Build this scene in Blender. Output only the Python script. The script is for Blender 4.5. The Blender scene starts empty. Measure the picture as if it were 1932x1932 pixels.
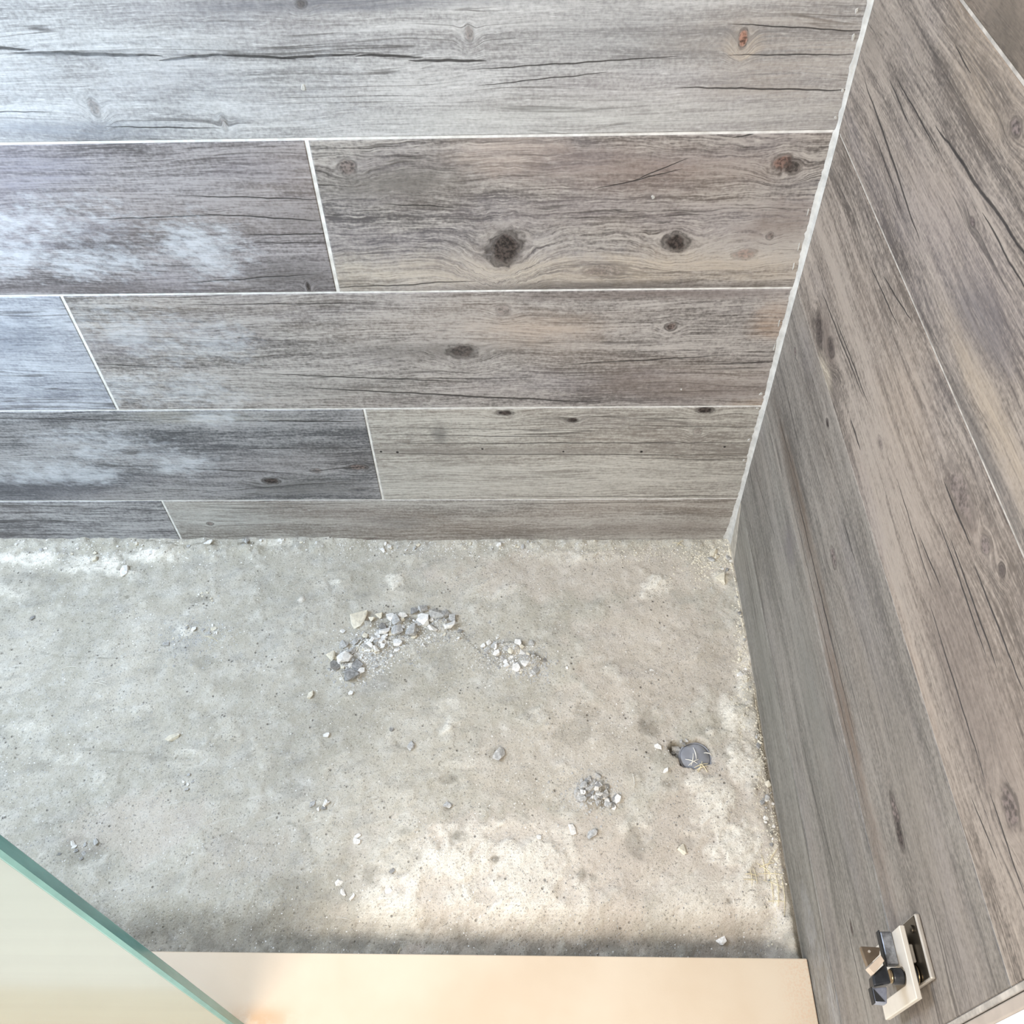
import bpy, bmesh, math, random
import numpy as np
from mathutils import Vector, Matrix, Euler
random.seed(7)
rng = np.random.RandomState(11)
S = bpy.context.scene
COL = S.collection

# ------------------------------------------------------------------ camera
FPX = 1687.04
CAM = (-0.3244, -0.9349, 1.2046)
ROT = (0.6922, 0.0241, 0.0159)
cd = bpy.data.cameras.new('camera')
cd.sensor_width = 36.0
cd.lens = FPX / 1932.0 * 36.0
cd.clip_start = 0.01
cam = bpy.data.objects.new('camera', cd)
cam.location = CAM
cam.rotation_euler = ROT
COL.objects.link(cam)
S.camera = cam

# ------------------------------------------------------------------ light
S.view_settings.view_transform = 'Standard'
S.view_settings.look = 'None'
S.view_settings.exposure = 0.0
S.view_settings.gamma = 1.0
S.view_settings.use_curve_mapping = False
W = bpy.data.worlds.new('world')
S.world = W
W.use_nodes = True
W.node_tree.nodes['Background'].inputs[0].default_value = (1.0, 0.99, 0.985, 1)
W.node_tree.nodes['Background'].inputs[1].default_value = 0.98


def area(name, loc, target, size, power, color):
    l = bpy.data.lights.new(name, 'AREA')
    l.shape = 'RECTANGLE'
    l.size, l.size_y = size
    l.energy = power
    l.color = color
    o = bpy.data.objects.new(name, l)
    o.location = loc
    o.rotation_euler = (Vector(target) - Vector(loc)).to_track_quat('-Z', 'Y').to_euler()
    COL.objects.link(o)
    return o


area('ceiling_lamp_light', (-1.15, -2.2, 2.1), (-0.35, -0.55, 0.0), (1.2, 0.8), 46, (1.0, 0.89, 0.76))
area('window_light', (-1.60, -0.40, 1.05), (-0.80, 0.0, 0.75), (0.5, 0.8), 23, (0.62, 0.77, 1.0))

# ------------------------------------------------------------------ helpers
RM = Euler(ROT).to_matrix()


def ray(u, v):
    return RM @ Vector(((u - 966) / FPX, -(v - 966) / FPX, -1.0))


def on_back(u, v):                       # point of the back wall (y = 0)
    d = ray(u, v); t = -CAM[1] / d.y
    return CAM[0] + t * d.x, CAM[2] + t * d.z


def on_right(u, v):                      # point of the right wall (x = 0)
    d = ray(u, v); t = -CAM[0] / d.x
    return CAM[1] + t * d.y, CAM[2] + t * d.z


def on_floor(u, v, z=0.0):
    d = ray(u, v); t = (z - CAM[2]) / d.z
    return CAM[0] + t * d.x, CAM[1] + t * d.y


def lin(r, g, b):
    def f(c):
        c /= 255.0
        return c / 12.92 if c <= 0.04045 else ((c + 0.055) / 1.055) ** 2.4
    return (f(r), f(g), f(b), 1.0)


class X:
    """a node socket with arithmetic"""
    nt = None

    def __init__(self, s):
        self.s = s

    @staticmethod
    def put(inp, v):
        if isinstance(v, X):
            X.nt.links.new(v.s, inp)
        else:
            inp.default_value = v

    @staticmethod
    def m(op, a, b=None, c=None, clamp=False):
        n = X.nt.nodes.new('ShaderNodeMath')
        n.operation = op
        n.use_clamp = clamp
        X.put(n.inputs[0], a)
        if b is not None: X.put(n.inputs[1], b)
        if c is not None: X.put(n.inputs[2], c)
        return X(n.outputs[0])

    def __add__(s, o): return X.m('ADD', s, o)
    def __radd__(s, o): return X.m('ADD', o, s)
    def __sub__(s, o): return X.m('SUBTRACT', s, o)
    def __rsub__(s, o): return X.m('SUBTRACT', o, s)
    def __mul__(s, o): return X.m('MULTIPLY', s, o)
    def __rmul__(s, o): return X.m('MULTIPLY', o, s)
    def __truediv__(s, o): return X.m('DIVIDE', s, o)


def xabs(a): return X.m('ABSOLUTE', a)
def xmax(a, b): return X.m('MAXIMUM', a, b)
def xmin(a, b): return X.m('MINIMUM', a, b)
def sat(a): return X.m('ADD', a, 0.0, clamp=True)
def mixf(f, a, b): return a + (b - a) * f


def smooth(a, b, x):
    n = X.nt.nodes.new('ShaderNodeMapRange')
    n.interpolation_type = 'SMOOTHSTEP'
    X.put(n.inputs['Value'], x)
    X.put(n.inputs['From Min'], a)
    X.put(n.inputs['From Max'], b)
    return X(n.outputs['Result'])


def vec(x, y, z):
    n = X.nt.nodes.new('ShaderNodeCombineXYZ')
    X.put(n.inputs[0], x); X.put(n.inputs[1], y); X.put(n.inputs[2], z)
    return X(n.outputs[0])


def noise(v, scale=1.0, detail=3.0, rough=0.55, dist=0.0):
    n = X.nt.nodes.new('ShaderNodeTexNoise')
    n.noise_dimensions = '3D'
    X.put(n.inputs['Vector'], v)
    n.inputs['Scale'].default_value = scale
    n.inputs['Detail'].default_value = detail
    n.inputs['Roughness'].default_value = rough
    n.inputs['Distortion'].default_value = dist
    return X(n.outputs[0])


def voronoi(v, scale, feature='F1', rand=1.0):
    n = X.nt.nodes.new('ShaderNodeTexVoronoi')
    n.feature = feature
    X.put(n.inputs['Vector'], v)
    n.inputs['Scale'].default_value = scale
    n.inputs['Randomness'].default_value = rand
    return X(n.outputs['Distance'])


def mixc(f, a, b, mode='MIX'):
    n = X.nt.nodes.new('ShaderNodeMix')
    n.data_type = 'RGBA'
    n.blend_type = mode
    n.clamp_factor = True
    X.put(n.inputs[0], f); X.put(n.inputs[6], a); X.put(n.inputs[7], b)
    return X(n.outputs[2])


def objco():
    n = X.nt.nodes.new('ShaderNodeTexCoord')
    sp = X.nt.nodes.new('ShaderNodeSeparateXYZ')
    X.nt.links.new(n.outputs['Object'], sp.inputs[0])
    return X(n.outputs['Object']), X(sp.outputs[0]), X(sp.outputs[1]), X(sp.outputs[2])


def new_mat(name):
    m = bpy.data.materials.new(name)
    m.use_nodes = True
    X.nt = m.node_tree
    return m, m.node_tree.nodes['Principled BSDF']


def bump(bs, h, strength, dist):
    n = X.nt.nodes.new('ShaderNodeBump')
    X.put(n.inputs['Height'], h)
    n.inputs['Strength'].default_value = strength
    n.inputs['Distance'].default_value = dist
    X.nt.links.new(n.outputs[0], bs.inputs['Normal'])


def plain(name, col, rough=0.6, metal=0.0, spec=0.4, var=0.12, scale=60.0, bmp=0.0):
    m, b = new_mat(name)
    co, x, y, z = objco()
    n = noise(co, scale, 4, 0.6)
    c2 = tuple(c * (1 - 2.2 * var) for c in col[:3]) + (1,)
    c1 = tuple(min(1, c * (1 + 0.6 * var)) for c in col[:3]) + (1,)
    X.put(b.inputs['Base Color'], mixc(smooth(0.3, 0.7, n), c2, c1))
    b.inputs['Roughness'].default_value = rough
    b.inputs['Metallic'].default_value = metal
    b.inputs['Specular IOR Level'].default_value = spec
    if bmp: bump(b, n, bmp, 0.002)
    return m


def obj(name, me_or_bm, mat, parent=None, kind=None, smooth_shade=False):
    if isinstance(me_or_bm, bmesh.types.BMesh):
        me = bpy.data.meshes.new(name)
        me_or_bm.to_mesh(me); me_or_bm.free()
    else:
        me = me_or_bm
    if mat is not None:
        for q in (mat if isinstance(mat, (list, tuple)) else [mat]):
            me.materials.append(q)
    if smooth_shade:
        me.polygons.foreach_set('use_smooth', [True] * len(me.polygons))
    o = bpy.data.objects.new(name, me)
    COL.objects.link(o)
    if parent: o.parent = parent
    if kind: o['kind'] = kind
    return o


def empty(name, loc=(0, 0, 0), rotz=0.0, kind=None):
    o = bpy.data.objects.new(name, None)
    o.empty_display_size = 0.05
    o.location = loc
    o.rotation_euler = (0, 0, rotz)
    COL.objects.link(o)
    if kind: o['kind'] = kind
    return o


def tag(o, label, cat, group=None):
    o['label'] = label
    o['category'] = cat
    if group: o['group'] = group


def box(bm, x0, x1, y0, y1, z0, z1, bev=0.0, seg=1):
    r = bmesh.ops.create_cube(bm, size=1.0)
    vs = r['verts']
    for v in vs:
        v.co = Vector(((x0 + x1) / 2 + v.co.x * (x1 - x0), (y0 + y1) / 2 + v.co.y * (y1 - y0),
                       (z0 + z1) / 2 + v.co.z * (z1 - z0)))
    if bev > 0:
        es = list({e for v in vs for e in v.link_edges})
        bmesh.ops.bevel(bm, geom=es, offset=bev, segments=seg, affect='EDGES', profile=0.5)
    return bm


def cyl(bm, p0, p1, r, seg=20, bev=0.0, r2=None):
    p0, p1 = Vector(p0), Vector(p1)
    d = p1 - p0
    q = bmesh.ops.create_cone(bm, cap_ends=True, segments=seg, radius1=r, radius2=r if r2 is None else r2, depth=d.length)
    M = Matrix.Translation((p0 + p1) / 2) @ d.to_track_quat('Z', 'Y').to_matrix().to_4x4()
    bmesh.ops.transform(bm, matrix=M, verts=q['verts'])
    if bev > 0:
        es = [e for e in {e for v in q['verts'] for e in v.link_edges} if any(len(f.verts) > 4 for f in e.link_faces)]
        bmesh.ops.bevel(bm, geom=es, offset=bev, segments=2, affect='EDGES', profile=0.5)
    return bm


# ------------------------------------------------------------------ wood-look porcelain
def wood(name, seed, light, dark, brown=0.25, violet=0.1, contrast=1.0, fine=1.0, ripple=0.0,
         knots=(), cracks=(), blots=(), crackle=0.6, haze=(), hazeamt=0.0):
    """printed timber pattern in tile-local metres: x along the board, z across it"""
    m, b = new_mat(name)
    co, u, y, v = objco()
    sx, sz = seed * 3.17 % 17, seed * 7.31 % 23
    wob = noise(vec(u * 3.0 + sx, sz, v * 9.0), 1.0, 2)
    phi = v + (wob - 0.5) * 0.035
    rough = noise(vec(u + sx, sz, v), 70.0, 3)
    rough2 = noise(vec(u + sx, sz, v), 260.0, 2)
    cores, rims, halos = None, None, None
    for (ku, kv, ru, rv, ang, st, col) in knots:
        du, dv = u - ku, v - kv
        ca, sa = math.cos(ang), math.sin(ang)
        a = (du * ca + dv * sa) * (1.0 / ru)
        c = (dv * ca - du * sa) * (1.0 / rv)
        r = X.m('SQRT', a * a + c * c) + (rough - 0.5) * 0.9
        w = X.m('EXPONENT', r * r * -0.30) * min(1.0, st * 1.15)
        phi = mixf(sat(w * 1.1), phi, kv + r * (rv * 0.8))
        core = (1.0 - smooth(0.55, 1.15, r)) * st
        rim = (1.0 - smooth(0.0, 0.28, xabs(r - 1.0))) * st
        hal = X.m('EXPONENT', r * r * -0.40) * st
        if cores is None:
            cores, rims, halos = [(core, col)], rim, hal
        else:
            cores.append((core, col)); rims = xmax(rims, rim); halos = xmax(halos, hal)
    if ripple:
        rp = noise(vec(u * 30.0 + sx, sz, v * 45.0), 1.0, 2)
        phi = phi + (rp - 0.5) * 0.010 * ripple
    g1 = noise(vec(u * 2.2 + sx, sz, phi * 75.0), 1.0, 6, 0.62)
    g2 = noise(vec(u * 14.0 + sx, sz, phi * 430.0), 1.0, 3, 0.6)
    g3 = noise(vec(u * 5.0 + sx, sz + 5, v * 13.0), 1.0, 5, 0.6)
    g4 = noise(vec(u * 1.1 + sx, sz + 9, phi * 22.0), 1.0, 3, 0.5)
    g5 = noise(vec(u * 70.0 + sx, sz + 2, phi * 620.0), 1.0, 2, 0.6)
    tone = 0.54 + (g1 - 0.5) * (1.45 * contrast) + (g2 - 0.5) * (1.25 * fine) + (g3 - 0.5) * (1.2 * contrast) \
        + (g4 - 0.5) * (0.8 * contrast) + (rough2 - 0.5) * 0.8 + (g5 - 0.5) * (0.8 * fine)
    if halos is not None:
        tone = tone + halos * (rough - 0.40) * 0.9
    colr = mixc(smooth(0.05, 0.95, tone), dark, light)
    hb = noise(vec(u * 2.3 + sx, sz + 2, v * 8.0), 1.0, 4)
    colr = mixc(smooth(0.42, 0.68, hb) * (brown * 0.7), colr, lin(152, 134, 118))
    hv = noise(vec(u * 3.1 + sx, sz + 14, v * 11.0), 1.0, 4)
    colr = mixc(smooth(0.48, 0.70, hv) * violet, colr, lin(132, 126, 134))
    # short dark ticks of open grain
    tk = noise(vec(u * 30.0 + sx, sz + 3, phi * 360.0), 1.0, 2)
    tkm = smooth(0.45, 0.62, noise(vec(u * 7.0 + sx, sz + 6, v * 20.0), 1.0, 3))
    ticks = smooth(0.60, 0.72, tk) * (0.25 + 0.75 * tkm) * crackle
    colr = mixc(ticks * 0.75, colr, tuple(c * 0.45 for c in dark[:3]) + (1,))
    colr = mixc(smooth(0.58, 0.74, g5) * 0.38, colr, tuple(min(1.0, c * 1.35) for c in light[:3]) + (1,))
    # long hair cracks: contour lines of the stretched grain
    cn = noise(vec(u * 1.3 + sx, sz + 4, phi * 40.0), 1.0, 3, 0.5)
    cmk = smooth(0.50, 0.60, noise(vec(u * 4.0 + sx, sz + 8, v * 16.0), 1.0, 3))
    hair = (1.0 - smooth(0.002, 0.014, xabs(cn - 0.5))) * cmk
    colr = mixc(hair * 0.6, colr, lin(60, 55, 52))
    for (bu, bv, bru, brv, col, amt) in blots:
        a, c = (u - bu) * (1.0 / bru), (v - bv) * (1.0 / brv)
        d = X.m('SQRT', a * a + c * c) + (g3 - 0.5) * 1.7 + (rough - 0.5) * 0.8 + (g2 - 0.5) * 0.5
        colr = mixc((1.0 - smooth(0.2, 1.35, d)) * amt * (0.30 + 0.85 * smooth(0.36, 0.64, g1 * 0.5 + g2 * 0.5)), colr, col)
    if cores:
        for core, col in cores:
            tex = mixc(smooth(0.35, 0.65, rough2), tuple(c * 0.5 for c in col[:3]) + (1,), tuple(c * 2.3 for c in col[:3]) + (1,))
            colr = mixc(core, colr, tex)
        colr = mixc(rims * smooth(0.35, 0.6, g2 + (rough2 - 0.5) * 0.6) * 0.75, colr, lin(46, 40, 37))
    cr_all = hair * 0.5
    w1 = noise(vec(u * 24.0 + sx, sz + 1, 0.0), 1.0, 2)
    for (u0, v0, u1, v1, wd) in cracks:
        t = (u - u0) * (1.0 / (u1 - u0))
        vc = v0 + t * (v1 - v0) + (w1 - 0.5) * 0.006
        prof = sat(t * (1.0 - t) * 4.0)
        wid = X.m('POWER', prof, 0.6) * wd + 0.00001
        ln = (1.0 - smooth(wid * 0.35, wid, xabs(v - vc))) * smooth(0.0, 0.05, prof)
        colr = mixc(ln * 0.88, colr, lin(38, 35, 34))
        cr_all = xmax(cr_all, ln)
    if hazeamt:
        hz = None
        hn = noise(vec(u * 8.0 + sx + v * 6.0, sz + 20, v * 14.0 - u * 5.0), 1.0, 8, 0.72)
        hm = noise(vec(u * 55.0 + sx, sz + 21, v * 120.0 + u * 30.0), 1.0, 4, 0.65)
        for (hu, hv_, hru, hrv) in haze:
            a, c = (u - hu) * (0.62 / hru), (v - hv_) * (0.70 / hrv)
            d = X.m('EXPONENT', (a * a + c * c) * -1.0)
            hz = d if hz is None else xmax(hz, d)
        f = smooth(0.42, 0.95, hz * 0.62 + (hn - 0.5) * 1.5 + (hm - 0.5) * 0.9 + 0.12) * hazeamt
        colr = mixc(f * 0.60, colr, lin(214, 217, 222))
    X.put(b.inputs['Base Color'], colr)
    X.put(b.inputs['Roughness'], 0.42 + 0.25 * g3)
    b.inputs['Specular IOR Level'].default_value = 0.35
    bump(b, tone * 0.3 + g2 * 0.4 + g5 * 0.25 - ticks * 0.5 - cr_all * 0.9, 0.5, 0.0014)
    return m


def kb(pu, pv, rx, ry, st, col, x0, z0, ang=0.0):
    """knot of the back wall from where it shows; size in millimetres"""
    x, z = on_back(pu, pv)
    return (x - x0, z - z0, rx * 1e-3, ry * 1e-3, ang, st, col)


def cb(p, q, w, x0, z0):
    a, c = on_back(*p), on_back(*q)
    return (a[0] - x0, a[1] - z0, c[0] - x0, c[1] - z0, w * 1e-3)


def bb(pu, pv, rx, ry, col, amt, x0, z0):
    x, z = on_back(pu, pv)
    return (x - x0, z - z0, rx * 1e-3, ry * 1e-3, col, amt)


def hb(pu, pv, rx, ry, x0, z0):
    x, z = on_back(pu, pv)
    return (x - x0, z - z0, rx * 1e-3, ry * 1e-3)


P = 0.203
ZR = [0.0] + [0.1078 + i * P for i in range(8)]       # joint heights, floor upwards
DK, DK2 = lin(52, 45, 42), lin(84, 74, 70)

wall_back = empty('wall_back', (0, 0, 0), 0, 'structure')
wall_right = empty('wall_right', (0, 0, 0), 0, 'structure')
TH = 0.009


def tile_mesh(name, length, height, mat, bev=0.0012):
    bm = bmesh.new()
    box(bm, 0, length, 0, TH, 0, height, bev, 1)
    me = bpy.data.meshes.new(name)
    bm.to_mesh(me); bm.free()
    me.materials.append(mat)
    return me


def back_tile(row, x0, x1, gl, gh, mat, tilt=0.0, length_cut=0.0):
    """gl / gh: half joint below and above, millimetres"""
    z0, z1 = ZR[row] + gl * 1e-3, ZR[row + 1] - gh * 1e-3
    o = obj('tile', tile_mesh('tile', x1 - x0, z1 - z0, mat), None, wall_back)
    o.location = (x0, tilt, z0)
    return o


def right_tile(row, y_front, gl, gh, mat, tilt=0.0):
    z0, z1 = ZR[row] + gl * 1e-3, ZR[row + 1] - gh * 1e-3
    o = obj('tile', tile_mesh('tile', -y_front - 0.0015, z1 - z0, mat), None, wall_right)
    o.location = (tilt, -0.0015, z0)
    o.rotation_euler = (0, 0, -math.pi / 2)
    return o


XL = -1.74
J0, J1, J2, J3, J4 = -0.937, -0.5745, -0.934, -0.5765, -0.936
half = [0.3, 1.0, 1.2, 1.3, 1.5, 1.5, 1.5, 1.5]
jw = [0.0016, 0.0016, 0.0018, 0.0022, 0.002, 0.002]
PALE = lin(196, 190, 180)

# row 0
z0 = ZR[0]
back_tile(0, XL, J0 - jw[0], half[0], half[1], wood('porcelain_wood_a', 1, lin(172, 170, 170), lin(92, 90, 92), 0.2, 0.2, 1.1, 1.0,
          crackle=0.7))
x0 = J0 + jw[0]
back_tile(0, x0, -0.0015, half[0], half[1], wood('porcelain_wood_b', 2, lin(180, 176, 170), lin(112, 106, 100), 0.32, 0.1, 0.8, 0.8,
          knots=[kb(396, 988, 6, 5, 0.8, DK2, x0, z0), kb(575, 962, 6, 3, 0.7, DK2, x0, z0), kb(700, 1017, 14, 4, 0.6, DK2, x0, z0)],
          blots=[bb(420, 975, 120, 35, lin(190, 190, 186), 0.5, x0, z0), bb(1200, 1000, 190, 25, lin(126, 116, 108), 0.6, x0, z0),
                 bb(750, 985, 60, 22, lin(120, 120, 120), 0.4, x0, z0)],
          cracks=[cb((880, 952), (1388, 946), 0.8, x0, z0), cb((340, 953), (720, 949), 0.7, x0, z0)], crackle=0.5))
# row 1
z0 = ZR[1]
x0 = XL
back_tile(1, XL, J1 - jw[1], half[1], half[2], wood('porcelain_wood_c', 3, lin(160, 158, 158), lin(78, 78, 80), 0.15, 0.15, 1.05, 1.0,
          knots=[kb(513, 908, 16, 8, 1, DK, x0, z0), kb(677, 882, 14, 7, 1, DK2, x0, z0), kb(597, 889, 10, 6, 0.7, DK2, x0, z0)],
          cracks=[cb((-60, 788), (320, 796), 1.3, x0, z0), cb((430, 795), (700, 796), 1.6, x0, z0), cb((340, 884), (560, 894), 1.4, x0, z0),
                  cb((570, 891), (705, 879), 1.2, x0, z0), cb((380, 930), (700, 905), 0.8, x0, z0), cb((300, 850), (690, 845), 0.8, x0, z0)],
          blots=[bb(560, 920, 130, 26, lin(96, 94, 92), 0.75, x0, z0), bb(60, 920, 160, 40, lin(88, 88, 94), 0.6, x0, z0),
                 bb(400, 788, 150, 14, lin(190, 184, 172), 0.5, x0, z0)],
          haze=[hb(320, 860, 70, 50, x0, z0), hb(120, 895, 90, 30, x0, z0), hb(170, 840, 80, 40, x0, z0), hb(380, 790, 80, 15, x0, z0)],
          hazeamt=0.85, crackle=0.75))
x0 = J1 + jw[1]
nails = [kb(px, py, 2.0, 2.0, 1, lin(28, 25, 24), x0, z0) for px, py in ((719, 853), (750, 854), (910, 848), (1063, 853), (1210, 853), (1367, 844))]
back_tile(1, x0, -0.0015, half[1], half[2], wood('porcelain_wood_d', 4, lin(188, 184, 176), lin(128, 122, 115), 0.22, 0.12, 0.7, 1.1,
          knots=[kb(953, 780, 13, 6, 1, DK, x0, z0), kb(1082, 793, 8, 4.5, 1, DK, x0, z0), kb(1330, 775, 14, 6, 1, DK, x0, z0),
                 kb(1316, 815, 7, 9, 0.5, DK2, x0, z0)] + nails,
          cracks=[cb((690, 838), (1440, 836), 1.2, x0, z0), cb((700, 821), (1120, 826), 0.9, x0, z0), cb((705, 857), (1440, 860), 1.0, x0, z0),
                  cb((690, 808), (1050, 812), 0.7, x0, z0), cb((1160, 803), (1440, 807), 0.8, x0, z0), cb((940, 938), (1400, 937), 0.9, x0, z0)],
          blots=[bb(829, 815, 14, 22, lin(112, 110, 106), 0.8, x0, z0), bb(1050, 851, 420, 11, lin(128, 122, 116), 0.65, x0, z0),
                 bb(950, 905, 380, 40, lin(196, 193, 186), 0.5, x0, z0)], crackle=0.55))
# row 2
z0 = ZR[2]
x0 = XL
back_tile(2, XL, J2 - jw[2], half[2], half[3], wood('porcelain_wood_e', 5, lin(176, 178, 184), lin(112, 114, 122), 0.05, 0.25, 0.9, 0.9,
          blots=[bb(20, 640, 70, 40, lin(100, 106, 118), 0.5, x0, z0)],
          haze=[hb(60, 740, 120, 60, x0, z0), hb(120, 620, 80, 50, x0, z0)], hazeamt=0.6))
x0 = J2 + jw[2]
back_tile(2, x0, -0.0015, half[2], half[3], wood('porcelain_wood_f', 6, lin(178, 172, 167), lin(90, 85, 82), 0.36, 0.25, 0.8, 1.0,
          knots=[kb(1266, 618, 8, 7.5, 1, DK2, x0, z0, 0.3), kb(872, 664, 20, 13, 0.85, DK, x0, z0), kb(950, 587, 10, 9, 0.5, DK2, x0, z0),
                 kb(470, 640, 34, 20, 0.25, DK2, x0, z0)],
          cracks=[cb((480, 706), (890, 722), 1.3, x0, z0), cb((580, 733), (1150, 762), 2.0, x0, z0), cb((700, 716), (1010, 714), 0.9, x0, z0),
                  cb((1060, 690), (1380, 671), 1.3, x0, z0), cb((1330, 690), (1480, 682), 1.3, x0, z0), cb((350, 577), (700, 573), 0.9, x0, z0),
                  cb((180, 688), (330, 695), 0.9, x0, z0)],
          blots=[bb(800, 665, 130, 22, lin(104, 99, 94), 0.7, x0, z0), bb(1300, 735, 150, 26, lin(112, 100, 94), 0.6, x0, z0),
                 bb(1250, 556, 250, 12, lin(92, 78, 74), 0.7, x0, z0), bb(1460, 600, 30, 40, lin(180, 154, 132), 0.5, x0, z0),
                 bb(1000, 620, 120, 30, lin(186, 168, 152), 0.5, x0, z0), bb(560, 730, 180, 30, lin(166, 162, 156), 0.4, x0, z0),
                 bb(1440, 765, 60, 12, lin(176, 154, 132), 0.5, x0, z0)],
          haze=[hb(270, 640, 70, 50, x0, z0), hb(230, 740, 70, 40, x0, z0), hb(400, 655, 60, 35, x0, z0), hb(380, 740, 70, 30, x0, z0)],
          hazeamt=0.7, crackle=0.7))
# row 3
z0 = ZR[3]
x0 = XL
back_tile(3, XL, J3 - jw[3], half[3], half[4], wood('porcelain_wood_g', 7, lin(164, 158, 158), lin(92, 86, 86), 0.35, 0.35, 0.9, 1.0,
          knots=[kb(582, 543, 3, 8, 0.9, DK, x0, z0)],
          cracks=[cb((170, 416), (420, 407), 1.2, x0, z0), cb((380, 405), (610, 418), 1.3, x0, z0), cb((330, 371), (620, 378), 1.1, x0, z0),
                  cb((460, 446), (640, 441), 1.3, x0, z0), cb((340, 536), (600, 518), 1.1, x0, z0), cb((480, 460), (640, 458), 0.8, x0, z0)],
          blots=[bb(560, 525, 90, 30, lin(82, 78, 76), 0.75, x0, z0), bb(560, 420, 70, 30, lin(104, 96, 90), 0.5, x0, z0),
                 bb(60, 330, 90, 40, lin(146, 144, 158), 0.4, x0, z0), bb(120, 545, 220, 8, lin(96, 88, 88), 0.6, x0, z0)],
          haze=[hb(80, 430, 80, 42, x0, z0), hb(200, 500, 100, 30, x0, z0), hb(20, 480, 70, 36, x0, z0), hb(370, 480, 55, 45, x0, z0)],
          hazeamt=1.0, crackle=0.65))
x0 = J3 + jw[3]
back_tile(3, x0, -0.0015, half[3], half[4], wood('porcelain_wood_h', 8, lin(177, 171, 165), lin(82, 78, 76), 0.28, 0.3, 0.85, 1.2, ripple=0.8,
          knots=[kb(951, 470, 20, 27, 1, DK, x0, z0, -0.45), kb(1275, 458, 16, 13, 1, DK, x0, z0), kb(655, 317, 11, 9, 0.75, DK2, x0, z0),
                 kb(1475, 310, 11, 10, 0.8, lin(86, 64, 56), x0, z0), kb(1496, 318, 10, 9, 0.8, DK, x0, z0), kb(1452, 447, 5, 6, 0.7, DK2, x0, z0),
                 kb(1403, 481, 14, 8, 0.5, lin(100, 76, 66), x0, z0), kb(1140, 512, 26, 11, 0.45, DK2, x0, z0)],
          cracks=[cb((630, 545), (900, 532), 1.3, x0, z0), cb((1190, 344), (1300, 300), 1.0, x0, z0), cb((1120, 360), (1290, 320), 1.0, x0, z0),
                  cb((1380, 262), (1460, 246), 1.2, x0, z0), cb((720, 385), (860, 395), 1.0, x0, z0)],
          blots=[bb(740, 350, 90, 36, lin(88, 84, 80), 0.7, x0, z0), bb(1250, 320, 180, 30, lin(126, 106, 98), 0.5, x0, z0),
                 bb(900, 520, 260, 34, lin(194, 182, 166), 0.65, x0, z0), bb(1350, 510, 160, 30, lin(190, 176, 158), 0.5, x0, z0),
                 bb(1200, 542, 330, 9, lin(78, 72, 68), 0.8, x0, z0), bb(950, 285, 60, 26, lin(198, 182, 170), 0.5, x0, z0),
                 bb(1480, 420, 60, 40, lin(110, 94, 84), 0.55, x0, z0), bb(951, 470, 36, 36, lin(92, 80, 70), 0.45, x0, z0)],
          crackle=1.0))
# row 4
z0 = ZR[4]
x0 = J4 + jw[4]
back_tile(4, XL, J4 - jw[4], half[4], half[5], wood('porcelain_wood_i', 9, lin(176, 174, 174), lin(110, 108, 108), 0.2, 0.2))
back_tile(4, x0, -0.0015, half[4], half[5], wood('porcelain_wood_j', 10, lin(194, 193, 192), lin(122, 120, 120), 0.18, 0.2, 0.75, 0.6,
          knots=[kb(1402, 75, 5, 10, 1, lin(116, 88, 76), x0, z0), kb(179, 205, 6, 10, 0.55, DK2, x0, z0), kb(885, 65, 5, 9, 0.6, DK2, x0, z0),
                 kb(424, 235, 4, 10, 0.4, DK2, x0, z0), kb(568, 10, 6, 5, 0.7, DK, x0, z0)],
          cracks=[cb((-70, 88), (60, 97), 2.4, x0, z0), cb((25, 102), (310, 108), 2.6, x0, z0), cb((300, 117), (428, 105), 2.2, x0, z0),
                  cb((410, 106), (560, 114), 2.0, x0, z0), cb((520, 113), (680, 104), 2.0, x0, z0), cb((670, 108), (800, 110), 1.9, x0, z0),
                  cb((770, 116), (920, 118), 2.2, x0, z0), cb((880, 135), (1280, 108), 1.0, x0, z0), cb((1270, 168), (1620, 173), 1.3, x0, z0),
                  cb((900, 165), (1150, 138), 0.8, x0, z0), cb((200, 241), (420, 245), 1.0, x0, z0), cb((-60, 214), (100, 213), 0.9, x0, z0),
                  cb((1370, 48), (1640, 62), 0.9, x0, z0), cb((1370, 107), (1620, 105), 0.9, x0, z0)],
          blots=[bb(720, 8, 200, 9, lin(96, 96, 104), 0.8, x0, z0), bb(1150, 60, 120, 40, lin(150, 150, 150), 0.4, x0, z0),
                 bb(1500, 110, 120, 90, lin(150, 138, 126), 0.5, x0, z0), bb(1100, 225, 300, 22, lin(196, 196, 192), 0.5, x0, z0),
                 bb(60, 250, 160, 16, lin(110, 114, 124), 0.6, x0, z0), bb(1400, 92, 16, 18, lin(196, 180, 160), 0.5, x0, z0)],
          haze=[hb(60, 150, 220, 60, x0, z0), hb(420, 150, 120, 60, x0, z0)], hazeamt=0.35, crackle=0.45))
for row in (5, 6):
    jx = (-0.55, -0.93)[row - 5]
    back_tile(row, XL, jx - 0.002, half[row], half[row + 1], wood('porcelain_wood_k%d' % row, 11 + row, lin(170, 162, 156), lin(100, 92, 88), 0.35, 0.2))
    back_tile(row, jx + 0.002, -0.0015, half[row], half[row + 1], wood('porcelain_wood_l%d' % row, 15 + row, lin(172, 164, 158), lin(96, 90, 86), 0.3, 0.2))

# right wall: local x runs from the corner to the front, local z up
YF = -0.7888
halfr = [0.3, 0.5, 0.5, 0.5, 0.9, 1.4, 1.4, 1.4]


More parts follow.
